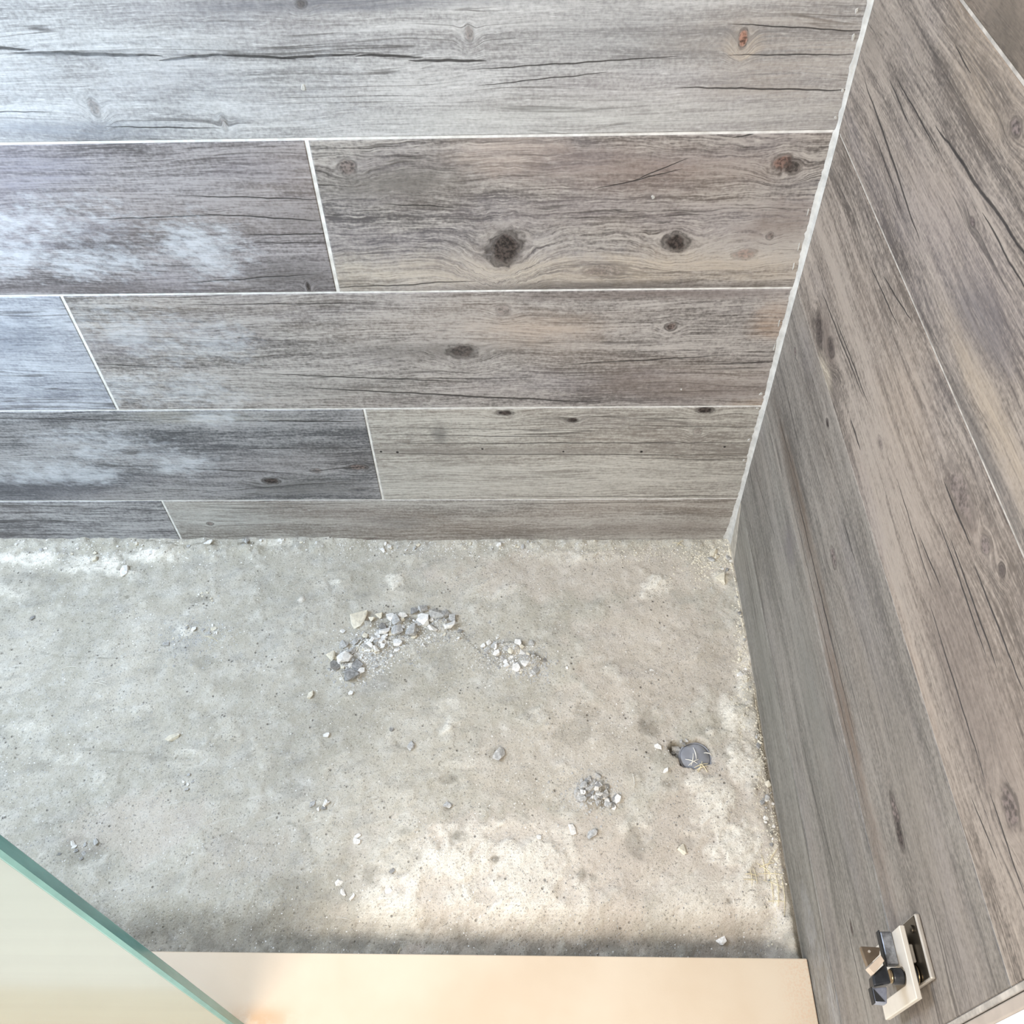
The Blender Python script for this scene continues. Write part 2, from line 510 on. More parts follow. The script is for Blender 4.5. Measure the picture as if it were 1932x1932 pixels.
def kr(pu, pv, rx, ry, st, col, z0, ang=0.0):
    y, z = on_right(pu, pv)
    return (-y - 0.0015, z - z0, rx * 1e-3, ry * 1e-3, ang, st, col)


def crk(p, q, w, z0):
    a, c = on_right(*p), on_right(*q)
    return (-a[0], a[1] - z0, -c[0], c[1] - z0, w * 1e-3)


def br(pu, pv, rx, ry, col, amt, z0):
    y, z = on_right(pu, pv)
    return (-y, z - z0, rx * 1e-3, ry * 1e-3, col, amt)


z0 = ZR[0]
right_tile(0, YF, halfr[0], halfr[1], wood('porcelain_wood_m', 21, lin(142, 138, 129), lin(98, 95, 88), 0.15, 0.12, 0.6, 0.6,
           blots=[br(1395, 1040, 60, 60, lin(140, 134, 124), 0.5, z0), br(1440, 1250, 120, 30, lin(116, 114, 106), 0.6, z0)],
           haze=[(0.66, 0.05, 0.05, 0.03), (0.72, 0.09, 0.05, 0.02)], hazeamt=0.3, crackle=0.35))
z0 = ZR[1]
right_tile(1, YF, halfr[1], halfr[2], wood('porcelain_wood_n', 22, lin(142, 136, 127), lin(88, 85, 79), 0.2, 0.15, 0.7, 0.65,
           knots=[kr(1606, 1750, 9, 4, 1, DK, z0)],
           cracks=[crk((1585, 1690), (1640, 1932), 1.3, z0), crk((1520, 1440), (1600, 1740), 1.0, z0), crk((1415, 860), (1470, 1040), 0.8, z0),
                   crk((1448, 800), (1462, 860), 1.0, z0)],
           blots=[br(1488, 1030, 34, 30, lin(104, 98, 98), 0.75, z0), br(1540, 1350, 150, 60, lin(118, 116, 108), 0.55, z0)], crackle=0.4))
z0 = ZR[2]
right_tile(2, YF, halfr[2], halfr[3], wood('porcelain_wood_o', 23, lin(144, 136, 126), lin(88, 83, 77), 0.22, 0.15, 0.75, 0.7,
           knots=[kr(1500, 664, 6, 4, 1, DK2, z0), kr(1561, 800, 8, 4, 1, DK, z0), kr(1572, 1050, 14, 8, 0.8, DK2, z0),
                  kr(1688, 1530, 16, 7, 0.9, DK2, z0), kr(1697, 1575, 14, 7, 1, DK, z0)],
           cracks=[crk((1588, 975), (1612, 1055), 1.2, z0), crk((1490, 880), (1620, 1420), 1.5, z0), crk((1484, 905), (1640, 1560), 1.2, z0),
                   crk((1545, 600), (1600, 860), 0.8, z0), crk((1470, 790), (1500, 900), 1.1, z0), crk((1510, 960), (1580, 1260), 1.2, z0)],
           blots=[br(1520, 1000, 200, 18, lin(104, 88, 74), 0.8, z0), br(1590, 1330, 250, 20, lin(108, 90, 76), 0.8, z0),
                  br(1700, 1450, 160, 40, lin(126, 118, 108), 0.5, z0)], crackle=0.5))
z0 = ZR[3]
right_tile(3, YF, halfr[3], halfr[4], wood('porcelain_wood_p', 24, lin(160, 147, 134), lin(84, 76, 69), 0.35, 0.12, 0.95, 0.8,
           knots=[kr(1545, 622, 26, 12, 0.8, DK, z0, -0.2), kr(1568, 655, 14, 9, 0.8, DK, z0), kr(1660, 835, 9, 5, 0.5, DK2, z0),
                  kr(1812, 930, 30, 12, 0.55, DK2, z0), kr(1860, 1030, 8, 7, 0.75, DK2, z0), kr(1889, 1075, 5, 5, 0.85, DK, z0),
                  kr(1905, 1525, 16, 11, 0.8, DK2, z0)],
           cracks=[crk((1548, 545), (1628, 750), 1.8, z0), crk((1572, 590), (1640, 770), 1.3, z0), crk((1604, 790), (1622, 850), 2.0, z0),
                   crk((1640, 500), (1695, 620), 1.2, z0), crk((1665, 520), (1720, 610), 1.2, z0), crk((1780, 905), (1830, 1030), 1.6, z0),
                   crk((1770, 980), (1860, 1240), 1.5, z0), crk((1790, 1010), (1880, 1260), 1.5, z0), crk((1735, 1010), (1775, 1110), 1.3, z0),
                   crk((1750, 1130), (1860, 1480), 1.3, z0), crk((1835, 1060), (1932, 1310), 1.4, z0), crk((1830, 1500), (1880, 1620), 1.2, z0),
                   crk((1865, 1490), (1932, 1690), 1.3, z0), crk((1690, 900), (1760, 1120), 1.0, z0)],
           blots=[br(1556, 640, 50, 30, lin(96, 84, 76), 0.75, z0), br(1556, 700, 30, 12, lin(196, 182, 160), 0.7, z0),
                  br(1574, 745, 20, 14, lin(110, 100, 92), 0.6, z0), br(1850, 1330, 160, 45, lin(116, 104, 96), 0.55, z0),
                  br(1700, 760, 90, 60, lin(168, 150, 132), 0.45, z0), br(1815, 960, 40, 20, lin(120, 104, 92), 0.6, z0),
                  br(1690, 1180, 170, 25, lin(178, 158, 140), 0.5, z0)], crackle=0.6))
z0 = ZR[4]
right_tile(4, YF, halfr[4], halfr[5], wood('porcelain_wood_q', 25, lin(158, 145, 132), lin(82, 74, 68), 0.35, 0.15, 1.0, 0.8,
           knots=[kr(1916, 243, 9, 6, 0.85, DK2, z0), kr(1834, 420, 6, 3, 0.8, DK2, z0)],
           cracks=[crk((1628, 145), (1735, 460), 2.0, z0), crk((1762, 235), (1960, 520), 2.0, z0), crk((1676, 150), (1712, 235), 1.4, z0),
                   crk((1640, 230), (1700, 400), 1.0, z0), crk((1850, 400), (1940, 560), 1.2, z0), crk((1690, 150), (1770, 290), 1.0, z0),
                   crk((1800, 85), (1830, 140), 1.0, z0)],
           blots=[br(1845, 610, 60, 30, lin(104, 98, 98), 0.6, z0), br(1715, 60, 60, 30, lin(104, 94, 84), 0.5, z0),
                  br(1870, 100, 120, 50, lin(166, 148, 128), 0.5, z0), br(1880, 800, 120, 20, lin(172, 154, 132), 0.6, z0),
                  br(1840, 830, 140, 14, lin(104, 98, 92), 0.7, z0), br(1640, 60, 70, 40, lin(104, 94, 84), 0.45, z0)], crackle=0.55))
z0 = ZR[5]
right_tile(5, YF, halfr[5], halfr[6], wood('porcelain_wood_r', 26, lin(130, 116, 102), lin(74, 66, 58), 0.35, 0.1, 0.9, 1.0,
           blots=[br(1900, 60, 80, 40, lin(84, 76, 66), 0.7, z0)], crackle=0.6))
z0 = ZR[6]
right_tile(6, YF, halfr[6], halfr[7], wood('porcelain_wood_s', 27, lin(168, 152, 138), lin(100, 88, 80), 0.35, 0.1))

# wall bodies, grout, corner bead
def grout_mat():
    m, b = new_mat('cement_grout')
    co, x, y, z = objco()
    n = noise(co, 90, 4); n2 = noise(co, 9, 3)
    c = mixc(smooth(0.3, 0.7, n), lin(206, 204, 200), lin(236, 235, 232))
    X.put(b.inputs['Base Color'], mixc(smooth(0.45, 0.7, n2) * 0.35, c, lin(196, 186, 172)))
    b.inputs['Roughness'].default_value = 0.9
    bump(b, n, 0.3, 0.001)
    return m


GROUT = grout_mat()
GROUT_R = plain('sanded_grout', lin(186, 177, 165), 0.9, var=0.15, scale=80)
CAULK = plain('silicone_grey', lin(194, 192, 186), 0.55, var=0.10, scale=70, bmp=0.15)
SMEAR = plain('grout_smear', lin(176, 168, 154), 0.8, var=0.12, scale=90)
BOARD = plain('backer_board', lin(170, 168, 162), 0.9)
PAINT = plain('white_paint', lin(245, 243, 240), 0.7, var=0.02)

bm = bmesh.new(); box(bm, XL, 0.12, TH, 0.11, -0.06, 1.60)
obj('backer', bm, BOARD, wall_back)
bm = bmesh.new(); box(bm, TH, 0.12, YF - 0.012, 0.0085, -0.06, 1.60)
obj('backer', bm, BOARD, wall_right)

bm = bmesh.new()
R = 0.0007
for i in range(1, 8):
    box(bm, XL, 0.0, R, TH, ZR[i] - half[i] * 1e-3, ZR[i] + half[i] * 1e-3)
for row, jx, w in ((0, J0, jw[0]), (1, J1, jw[1]), (2, J2, jw[2]), (3, J3, jw[3]), (4, J4, jw[4]), (5, -0.55, .002), (6, -0.93, .002)):
    box(bm, jx - w, jx + w, R, TH, ZR[row] + half[row] * 1e-3, ZR[row + 1] - half[row + 1] * 1e-3)
obj('grout', bm, GROUT, wall_back)
bm = bmesh.new()
for i in range(1, 8):
    box(bm, R, TH, YF, -0.0015, ZR[i] - halfr[i] * 1e-3, ZR[i] + halfr[i] * 1e-3)
obj('grout', bm, GROUT_R, wall_right)

# corner bead with a ragged edge
bm = bmesh.new()
prev = None
nseg = 330
for i in range(nseg + 1):
    z = 0.002 + 1.52 * i / nseg
    base = 0.0056 if z < 0.72 else 0.0040
    wl = base + 0.0012 * (rng.rand() ** 4) * 1.6 + 0.0008 * math.sin(z * 33) + 0.0005 * math.sin(z * 91)
    wr = base * 1.05 + 0.0008 * math.sin(z * 21 + 1) + 0.0004 * rng.rand()
    if z < 0.09:
        wl += 0.006 * (1 - z / 0.09) ** 2 * (0.6 + 0.7 * rng.rand())
        wr += 0.010 * (1 - z / 0.09)
    pts = [(-wl, -0.0002, z), (-wl * 0.94, -0.0006, z), (-wl * 0.5, -0.0016, z), (-0.0018, -wr * 0.5, z), (-0.0006, -wr * 0.94, z), (-0.0002, -wr, z)]
    row = [bm.verts.new(p) for p in pts]
    if prev:
        for k in range(5):
            bm.faces.new((prev[k], row[k], row[k + 1], prev[k + 1]))
    prev = row
bmesh.ops.recalc_face_normals(bm, faces=bm.faces)
obj('corner_bead', bm, CAULK, wall_back, smooth_shade=True)

# torn flakes along the bead, each its own scrap
def scrap(x, z, w, h, name, parent, mat, t=0.0008):
    bm = bmesh.new()
    n = 7
    pts = []
    for k in range(n):
        a = 2 * math.pi * k / n
        r = 0.6 + 0.6 * rng.rand()
        pts.append((x + math.cos(a) * w * r, z + math.sin(a) * h * r))
    lo = [bm.verts.new((p[0], 0.0, p[1])) for p in pts]
    hi = [bm.verts.new((x + (p[0] - x) * 0.8, -t, z + (p[1] - z) * 0.8)) for p in pts]
    bm.faces.new(hi)
    for k in range(n):
        bm.faces.new((lo[k], lo[(k + 1) % n], hi[(k + 1) % n], hi[k]))
    bmesh.ops.recalc_face_normals(bm, faces=bm.faces)
    return obj(name, bm, mat, parent)


for (pu, pv, w, h) in ((1437, 743, 4, 5), (1452, 720, 1.2, 6), (1499, 502, 1.2, 9), (1471, 610, 1.2, 10), (1462, 655, 1.2, 9),
                       (1509, 465, 1.4, 8), (1578, 222, 2.5, 2.5), (1592, 170, 2, 3), (1612, 70, 2, 5), (1414, 830, 2.5, 5), (1405, 868, 3, 4),
                       (1618, 20, 2, 4), (1526, 400, 1.2, 6), (1385, 985, 5, 7), (1373, 1008, 5, 4), (1430, 770, 4, 2)):
    x, z = on_back(pu, pv)
    scrap(x - 0.001, z, w * 0.7e-3, h * 0.75e-3, 'grout_crumb', wall_back, CAULK)
for (pu, pv, w, h) in ((1232, 372, 2.5, 2.5), (572, 165, 3, 4.5), (1285, 735, 1.5, 2)):
    x, z = on_back(pu, pv)
    scrap(x, z, w * 1e-3, h * 1e-3, 'grout_crumb', wall_back, CAULK, 0.0005)
# smear beside the foot of the corner on the right wall
bm = bmesh.new()
pts = [(0.006, 0.0), (0.050, 0.0), (0.043, 0.022), (0.034, 0.045), (0.022, 0.072), (0.012, 0.098), (0.006, 0.104)]
lo = [bm.verts.new((-0.0001, -p[0], p[1] + 0.002)) for p in pts]
hi = [bm.verts.new((-0.0008, -(p[0] * 0.93 + 0.001), p[1] * 0.97 + 0.003)) for p in pts]
bm.faces.new(hi)
for k in range(len(pts)):
    bm.faces.new((lo[k], lo[(k + 1) % len(pts)], hi[(k + 1) % len(pts)], hi[k]))
bmesh.ops.recalc_face_normals(bm, faces=bm.faces)
obj('grout_smear', bm, SMEAR, wall_right)

# front end of the tiling: grout strip, trim profile, painted wall
trim = empty('trim_1', (0, 0, 0), 0, 'structure')
TRIM = plain('taupe_trim', lin(176, 163, 150), 0.55, var=0.06, scale=25)
bm = bmesh.new(); box(bm, -0.0006, TH, YF - 0.0052, YF - 0.0002, 0.03, 1.52, 0.0006)
obj('grout_strip', bm, GROUT_R, trim)
bm = bmesh.new(); box(bm, 0.0016, TH, YF - 0.0062, YF - 0.0053, 0.03, 1.52)
obj('brown_strip', bm, plain('gap_brown', lin(120, 106, 92), 0.8), trim)  # thin brown strip between grout and profile
bm = bmesh.new(); box(bm, -0.0018, TH, YF - 0.0152, YF - 0.0063, 0.03, 1.52, 0.0012, 2)
obj('profile', bm, TRIM, trim)
wf = empty('wall_front', (0, 0, 0), 0, 'structure')
bm = bmesh.new(); box(bm, -0.0005, 0.12, -2.4, YF - 0.0154, -0.12, 2.4)
obj('painted_face', bm, PAINT, wf)

# ------------------------------------------------------------------ floor height field
LAT = {}


def lattice(seed):
    if seed not in LAT: LAT[seed] = np.random.RandomState(seed).rand(256, 256)
    return LAT[seed]


def vnoise(x, y, seed):
    L = lattice(seed)
    xi, yi = np.floor(x).astype(int), np.floor(y).astype(int)
    fx, fy = x - xi, y - yi
    fx, fy = fx * fx * (3 - 2 * fx), fy * fy * (3 - 2 * fy)
    a = L[xi % 256, yi % 256]; b_ = L[(xi + 1) % 256, yi % 256]
    c = L[xi % 256, (yi + 1) % 256]; d = L[(xi + 1) % 256, (yi + 1) % 256]
    return (a * (1 - fx) + b_ * fx) * (1 - fy) + (c * (1 - fx) + d * fx) * fy


def fbm(x, y, f, octv, seed, gain=0.55):
    s, a, t = 0.0, 1.0, 0.0
    for k in range(octv):
        s = s + a * vnoise(x * f + 13.7 * k, y * f + 5.1 * k, seed + k)
        t += a; a *= gain; f *= 2.03
    return s / t


def sst(a, b_, x):
    t = np.clip((x - a) / (b_ - a), 0, 1)
    return t * t * (3 - 2 * t)


def ell(x, y, c, rx, ry, n=None, amt=0.6, ang=0.0):
    """soft ellipse with a noisy rim; c in picture position of the spot on the floor, radii in mm"""
    cx, cy = on_floor(*c)
    dx, dy = x - cx, y - cy
    ca, sa = math.cos(ang), math.sin(ang)
    a, b_ = (dx * ca + dy * sa) / (rx * 1e-3), (-dx * sa + dy * ca) / (ry * 1e-3)
    r = np.sqrt(a * a + b_ * b_)
    if n is not None: r = r + (n - 0.5) * 2 * amt
    return 1 - sst(0.55, 1.1, r)


HOLE = (-0.1012, -0.3875, 0.0245)
# pale mortar left on the slab: (spot), rx, ry, strength
PALE_SPOTS = [((60, 1055), 75, 16, 1), ((190, 1065), 60, 22, 1), ((290, 1050), 60, 16, 1), ((30, 1110), 50, 22, .6), ((240, 1080), 30, 8, .9),
              ((520, 1027), 30, 6, .7), ((570, 1133), 9, 9, .8), ((745, 1095), 18, 28, .8), ((640, 1098), 18, 10, .6), ((1240, 1100), 24, 26, .9),
              ((1228, 1122), 16, 10, 1), ((1100, 1050), 90, 16, .5), ((940, 1110), 60, 20, .4), ((850, 1345), 24, 30, .75), ((845, 1375), 14, 14, .8),
              ((850, 1650), 100, 70, .85), ((980, 1610), 90, 50, .8), ((780, 1700), 90, 50, .75), ((930, 1700), 110, 50, .8), ((1030, 1690), 80, 60, .6),
              ((1350, 1520), 36, 45, .9), ((1390, 1600), 40, 50, .9), ((1400, 1440), 26, 40, .9), ((1380, 1350), 22, 40, .8), ((1400, 1290), 14, 30, .6),
              ((1420, 1670), 40, 50, .8), ((1300, 1700), 60, 50, .4), ((1385, 1420), 14, 16, 1), ((1190, 1560), 18, 14, .5), ((360, 1430), 26, 18, .7),
              ((130, 1430), 24, 10, .5), ((270, 1335), 20, 10, .5), ((350, 1190), 20, 16, .7), ((1320, 1480), 30, 20, .8), ((1340, 1380), 14, 12, .6),
              ((880, 1440), 40, 10, .3), ((190, 1470), 16, 18, .4), ((1405, 1230), 8, 26, .7), ((1360, 1090), 14, 14, .8), ((60, 1370), 40, 20, .3),
              ((1180, 1790), 30, 8, .5), ((1210, 1570), 22, 20, .5), ((1460, 1740), 30, 20, .5)]
DARK_SPOTS = [((1130, 1500), 22, 18, .85), ((61, 1165), 5, 5, 1.0), ((240, 1125), 4, 4, .8), ((1225, 1360), 18, 26, .55), ((1085, 1380), 34, 20, .35), ((1110, 1340), 20, 12, .4),
              ((658, 1262), 24, 20, .75), ((760, 1182), 54, 18, .6), ((690, 1215), 30, 14, .6), ((965, 1240), 36, 16, .55), ((1125, 1500), 24, 24, .6), ((1200, 1590), 16, 24, .4),
              ((1110, 1580), 12, 8, .4), ((380, 1130), 26, 8, .45), ((1100, 1650), 8, 10, .6), ((1120, 1655), 6, 6, .6), ((740, 1642), 5, 6, 1.0),
              ((935, 1622), 7, 6, .7), ((770, 1570), 20, 10, .4), ((865, 1580), 16, 10, .5), ((1290, 1410), 24, 16, .5), ((390, 1250), 30, 14, .35),
              ((600, 1700), 70, 40, .35), ((160, 1610), 40, 22, .4), ((620, 1650), 40, 40, .3), ((1435, 1410), 6, 30, .7), ((1450, 1560), 6, 30, .5),
              ((500, 1740), 90, 26, .35), ((850, 1470), 14, 8, .5), ((1376, 1700), 5, 5, .8), ((1300, 1590), 12, 12, .3), ((240, 1080), 12, 4, .5),
              ((60, 1100), 60, 26, .3), ((320, 1430), 40, 4, .3), ((600, 1525), 20, 9, .4), ((845, 1523), 8, 8, .6), ((1010, 1235), 30, 18, .3),
              ((70, 1445), 24, 12, .3), ((280, 1265), 20, 6, .25), ((1260, 1480), 24, 10, .3), ((945, 1425), 16, 14, .35), ((700, 1650), 14, 20, .4)]
WARM_SPOTS = [((1000, 1660), 230, 110, .8), ((1350, 1600), 120, 200, .75), ((1100, 1080), 260, 60, .6), ((1250, 1250), 160, 150, .6),  # widest spots put the pool of warm light into the floor colour
              ((270, 1560), 110, 50, .5), ((450, 1620), 80, 40, .25), ((930, 1735), 50, 12, 1.0), ((780, 1780), 20, 8, 1.0), ((1060, 1440), 160, 90, .35),
              ((690, 1165), 8, 8, .8), ((1450, 1690), 30, 40, .8), ((760, 1790), 14, 6, 1.0), ((1120, 1390), 130, 90, .4), ((570, 1133), 6, 6, 1.)]
LINES = [([(0, 1220), (60, 1226), (110, 1238), (230, 1242)], 1.6, .5), ([(545, 1552), (570, 1560), (582, 1580), (588, 1608)], 2.0, .5),
         ([(570, 1640), (600, 1625), (640, 1632), (660, 1655)], 2.0, .45), ([(420, 1572), (460, 1590), (520, 1595)], 2.4, .4),
         ([(280, 1024), (340, 1032), (480, 1030)], 2.0, .9), ([(1030, 1560), (1045, 1590), (1100, 1600)], 2.0, .4), ([(740, 1390), (755, 1410), (775, 1416)], 1.6, .6),
         ([(150, 1412), (200, 1416), (300, 1424)], 3.0, .35), ([(860, 1185), (890, 1215), (905, 1225)], 2.5, .5), ([(1180, 1540), (1200, 1580), (1205, 1600)], 3.0, .5),
         ([(1100, 1260), (1180, 1245), (1260, 1275)], 6.0, .25), ([(1180, 1290), (1240, 1310), (1300, 1320)], 5.0, .22), ([(660, 1650), (672, 1620), (690, 1660)], 2.0, .5),
         ([(1432, 1370), (1440, 1420), (1450, 1480)], 3.0, .9), ([(1440, 1480), (1462, 1580)], 2.4, .7)]
HEAP = [((690, 1180), 18, 10), ((760, 1178), 34, 16), ((830, 1178), 26, 14), ((700, 1220), 40, 16), ((655, 1252), 18, 16), ((960, 1225), 34, 14),
        ((1000, 1245), 18, 12), ((1115, 1495), 26, 22)]


def fields(x, y):
    n1 = fbm(x, y, 28, 5, 101)
    n2 = fbm(x, y, 75, 4, 202, 0.6)
    n3 = fbm(x, y, 7, 4, 303)
    nn = n1 * 0.6 + n2 * 0.4
    pale = np.zeros_like(x); dark = np.zeros_like(x); warm = np.zeros_like(x)
    for c, rx, ry, s in PALE_SPOTS: pale = np.maximum(pale, s * ell(x, y, c, rx, ry, nn, 1.3))
    for c, rx, ry, s in DARK_SPOTS: dark = np.maximum(dark, s * ell(x, y, c, rx, ry, nn, 0.9))
    for c, rx, ry, s in WARM_SPOTS: warm = np.maximum(warm, s * ell(x, y, c, rx, ry, nn, 0.7))
    for pl, wmm, st in LINES:
        for p, q in zip(pl[:-1], pl[1:]):
            (ax, ay), (bx, by) = on_floor(*p), on_floor(*q)
            L2 = (bx - ax) ** 2 + (by - ay) ** 2
            t = np.clip(((x - ax) * (bx - ax) + (y - ay) * (by - ay)) / L2, 0, 1)
            dd = np.hypot(x - ax - t * (bx - ax), y - ay - t * (by - ay)) + (n2 - 0.5) * 0.005
            dark = np.maximum(dark, st * (1 - sst(wmm * 0.4e-3, wmm * 1.2e-3, dd)) * (0.4 + n1))
    pale = np.clip(pale * (0.25 + 0.75 * sst(0.30, 0.52, n1)) + 0.22 * sst(0.60, 0.75, n1), 0, 1)
    # dirt and the curb's shade painted as one dark band at its foot
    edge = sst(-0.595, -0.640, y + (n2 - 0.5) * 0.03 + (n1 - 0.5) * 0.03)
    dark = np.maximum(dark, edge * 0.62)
    # crumbling mortar along the back wall
    ridge_l = sst(-0.55, -0.75, x) * sst(-0.035, -0.006, y + (n1 - 0.5) * 0.05)
    ridge_b = sst(-0.016, -0.003, y + (n2 - 0.5) * 0.018)
    ridge_r = sst(-0.040, -0.008, x + (n1 - 0.5) * 0.05) * sst(0.0, -0.05, y)
    h = (n3 - 0.5) * 0.008 + (n1 - 0.5) * 0.004 + (n2 - 0.5) * 0.0022
    h = h + pale * 0.0034 * (0.3 + 1.2 * n2) + ridge_l * 0.008 * (0.3 + n1) + ridge_b * 0.004 * n2 + ridge_r * 0.006 * (n1 + 0.2)
    h = h - dark * 0.0010
    for c, rx, ry in HEAP: h = h + 0.007 * ell(x, y, c, rx, ry, n1, 0.5) * (0.4 + 0.9 * n2)
    h = h - 0.026 * sst(-0.585, -0.640, y) * sst(-0.004, -0.045, x)
    # trough beside the right wall
    h = h - 0.006 * sst(-0.008, -0.001, x) * sst(-0.25, -0.32, y)
    # scored line
    d = np.hypot(x - HOLE[0], (y - HOLE[1])) + (n2 - 0.5) * 0.012
    d = d + 0.9 * np.maximum(0, (HOLE[1] - 0.011) - y + (n2 - 0.5) * 0.01)
    d = np.minimum(d, np.hypot(x - HOLE[0] + 0.024, y - HOLE[1] - 0.010) + 0.011 + (n2 - 0.5) * 0.010)
    hole = 1 - sst(HOLE[2] * 0.86, HOLE[2] * 1.04, d)
    h = h * (1 - hole) - 0.014 * hole
    return h, pale, dark, warm, hole


def height(x, y):
    return float(fields(np.array([x]), np.array([y]))[0][0])


def floor_mat():
    m, b = new_mat('bare_concrete')
    co, x, y, z = objco()
    at = X.nt.nodes.new('ShaderNodeAttribute'); at.attribute_name = 'wear_and_light'
    sp = X.nt.nodes.new('ShaderNodeSeparateColor')
    X.nt.links.new(at.outputs['Color'], sp.inputs[0])
    pale, dark, warm = X(sp.outputs[0]), X(sp.outputs[1]), X(sp.outputs[2])
    big = noise(co, 5.0, 5, 0.6); mid = noise(co, 34.0, 5, 0.65); fine = noise(co, 330.0, 4, 0.7); fib = noise(vec(x * 30 + y * 25, y * 160 - x * 120, z), 1.0, 4, 0.6)
    c = mixc(smooth(0.35, 0.65, big), lin(178, 172, 157), lin(197, 190, 175))
    c = mixc(smooth(0.42, 0.70, mid) * 0.45, c, lin(216, 213, 204))
    c = mixc(smooth(0.52, 0.74, noise(co, 13.0, 4, 0.6)) * 0.40, c, lin(166, 164, 158))
    sm = noise(vec(x * 16.0 + y * 9.0, y * 34.0 - x * 12.0, z), 1.0, 6, 0.68)
    c = mixc(smooth(0.50, 0.68, sm) * 0.42, c, lin(150, 147, 140))
    c = mixc(smooth(0.56, 0.70, noise(vec(x * 22.0 - y * 14.0, y * 30.0 + x * 16.0, z), 1.0, 6, 0.7)) * 0.5, c, lin(222, 219, 210))
    c = mixc(warm * 0.60, c, lin(218, 203, 189))
    c = mixc(pale * (0.55 + 0.45 * smooth(0.3, 0.6, fib)), c, lin(236, 230, 216))
    lx = smooth(0.80, 0.98, xabs(X.m('SINE', x * 560.0 + (mid - 0.5) * 6.0)))
    ly = smooth(0.80, 0.98, xabs(X.m('SINE', y * 620.0 + (mid - 0.5) * 5.0)))
    c = mixc(xmax(lx * smooth(0.5, 0.6, fib), ly * smooth(0.48, 0.58, noise(co, 26.0, 3))) * pale * 0.55, c, lin(246, 240, 226))
    grit = smooth(0.56, 0.70, fine)
    vf = noise(co, 900.0, 2, 0.6)
    c = mixc(grit * 0.5, c, lin(226, 222, 212))
    c = mixc((1.0 - smooth(0.30, 0.44, fine)) * 0.8, c, lin(92, 88, 82))
    c = mixc((1.0 - smooth(0.34, 0.46, vf)) * 0.35, c, lin(110, 106, 98))
    scr = noise(vec(x * 18 + y * 6, y * 190 - x * 60, z), 1.0, 3, 0.6)
    c = mixc(smooth(0.60, 0.68, scr) * smooth(0.48, 0.6, big) * 0.5, c, lin(216, 212, 202))
    pit = voronoi(co, 95.0)
    pm = smooth(0.5, 0.62, noise(co, 20.0, 3))
    c = mixc((1.0 - smooth(0.10, 0.22, pit)) * pm * 0.65, c, lin(98, 94, 88))
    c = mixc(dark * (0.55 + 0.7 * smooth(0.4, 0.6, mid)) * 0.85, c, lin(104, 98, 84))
    X.put(b.inputs['Base Color'], c)
    b.inputs['Roughness'].default_value = 0.95
    b.inputs['Specular IOR Level'].default_value = 0.15
    bump(b, fine * 0.6 + mid * 0.8 + fib * 0.3 * pale + pale * 0.3 - (1.0 - smooth(0.05, 0.2, pit)) * pm * 0.6, 0.8, 0.003)
    return m


nx, ny = 690, 268
gx = np.linspace(XL + 0.02, -0.0006, nx)
gy = np.linspace(-0.664, 0.006, ny)
YY, XX = np.meshgrid(gy, gx)
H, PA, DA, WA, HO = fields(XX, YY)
HB = HO
verts = np.stack([XX.ravel(), YY.ravel(), H.ravel()], 1)
ii = np.arange(nx * ny).reshape(nx, ny)
quads = np.stack([ii[:-1, :-1], ii[1:, :-1], ii[1:, 1:], ii[:-1, 1:]], -1).reshape(-1, 4)
me = bpy.data.meshes.new('floor')
me.vertices.add(len(verts)); me.vertices.foreach_set('co', verts.ravel())
me.loops.add(quads.size); me.loops.foreach_set('vertex_index', quads.ravel())
me.polygons.add(len(quads)); me.polygons.foreach_set('loop_start', np.arange(0, quads.size, 4))
me.update(calc_edges=True); me.validate()
ca = me.color_attributes.new('wear_and_light', 'FLOAT_COLOR', 'POINT')  # pale mortar, dark marks and painted warm light per vertex
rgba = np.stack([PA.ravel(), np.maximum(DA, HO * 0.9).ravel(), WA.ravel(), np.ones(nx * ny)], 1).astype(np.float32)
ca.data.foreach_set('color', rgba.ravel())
floor = obj('floor', me, floor_mat(), None, 'structure', True)

bm = bmesh.new(); box(bm, -2.6, -0.0006, -2.4, -0.792, -0.14, -0.10)
obj('floor_outer', bm, plain('pale_floor_tile', lin(240, 240, 236), 0.35, var=0.03, scale=6), None, 'structure')

# ------------------------------------------------------------------ curb
def curb_mat():
    m, b = new_mat('cream_stone')
    co, x, y, z = objco()
    n = noise(co, 5.0, 4); f = noise(co, 420.0, 3); s = voronoi(co, 34.0)
    c = mixc(smooth(0.3, 0.7, n), lin(208, 188, 162), lin(217, 201, 178))
    sm = smooth(0.60, 0.72, noise(co, 11.0, 3))
    c = mixc((1.0 - smooth(0.015, 0.05, s)) * sm * 0.9, c, lin(120, 100, 82))
    g = smooth(-0.05, -0.012, x) * smooth(0.45, 0.62, f)
    c = mixc(g * 0.6, c, lin(214, 184, 156))
    a, q = (x + 0.655) * 26.0, (y + 0.728) * 75.0
    st = X.m('EXPONENT', (a * a + q * q) * -1.0) * smooth(0.25, 0.6, noise(co, 60.0, 4))
    c = mixc(st * 0.9, c, lin(196, 160, 122))
    X.put(b.inputs['Base Color'], c)
    b.inputs['Roughness'].default_value = 0.42
    bump(b, f, 0.06, 0.001)
    return m


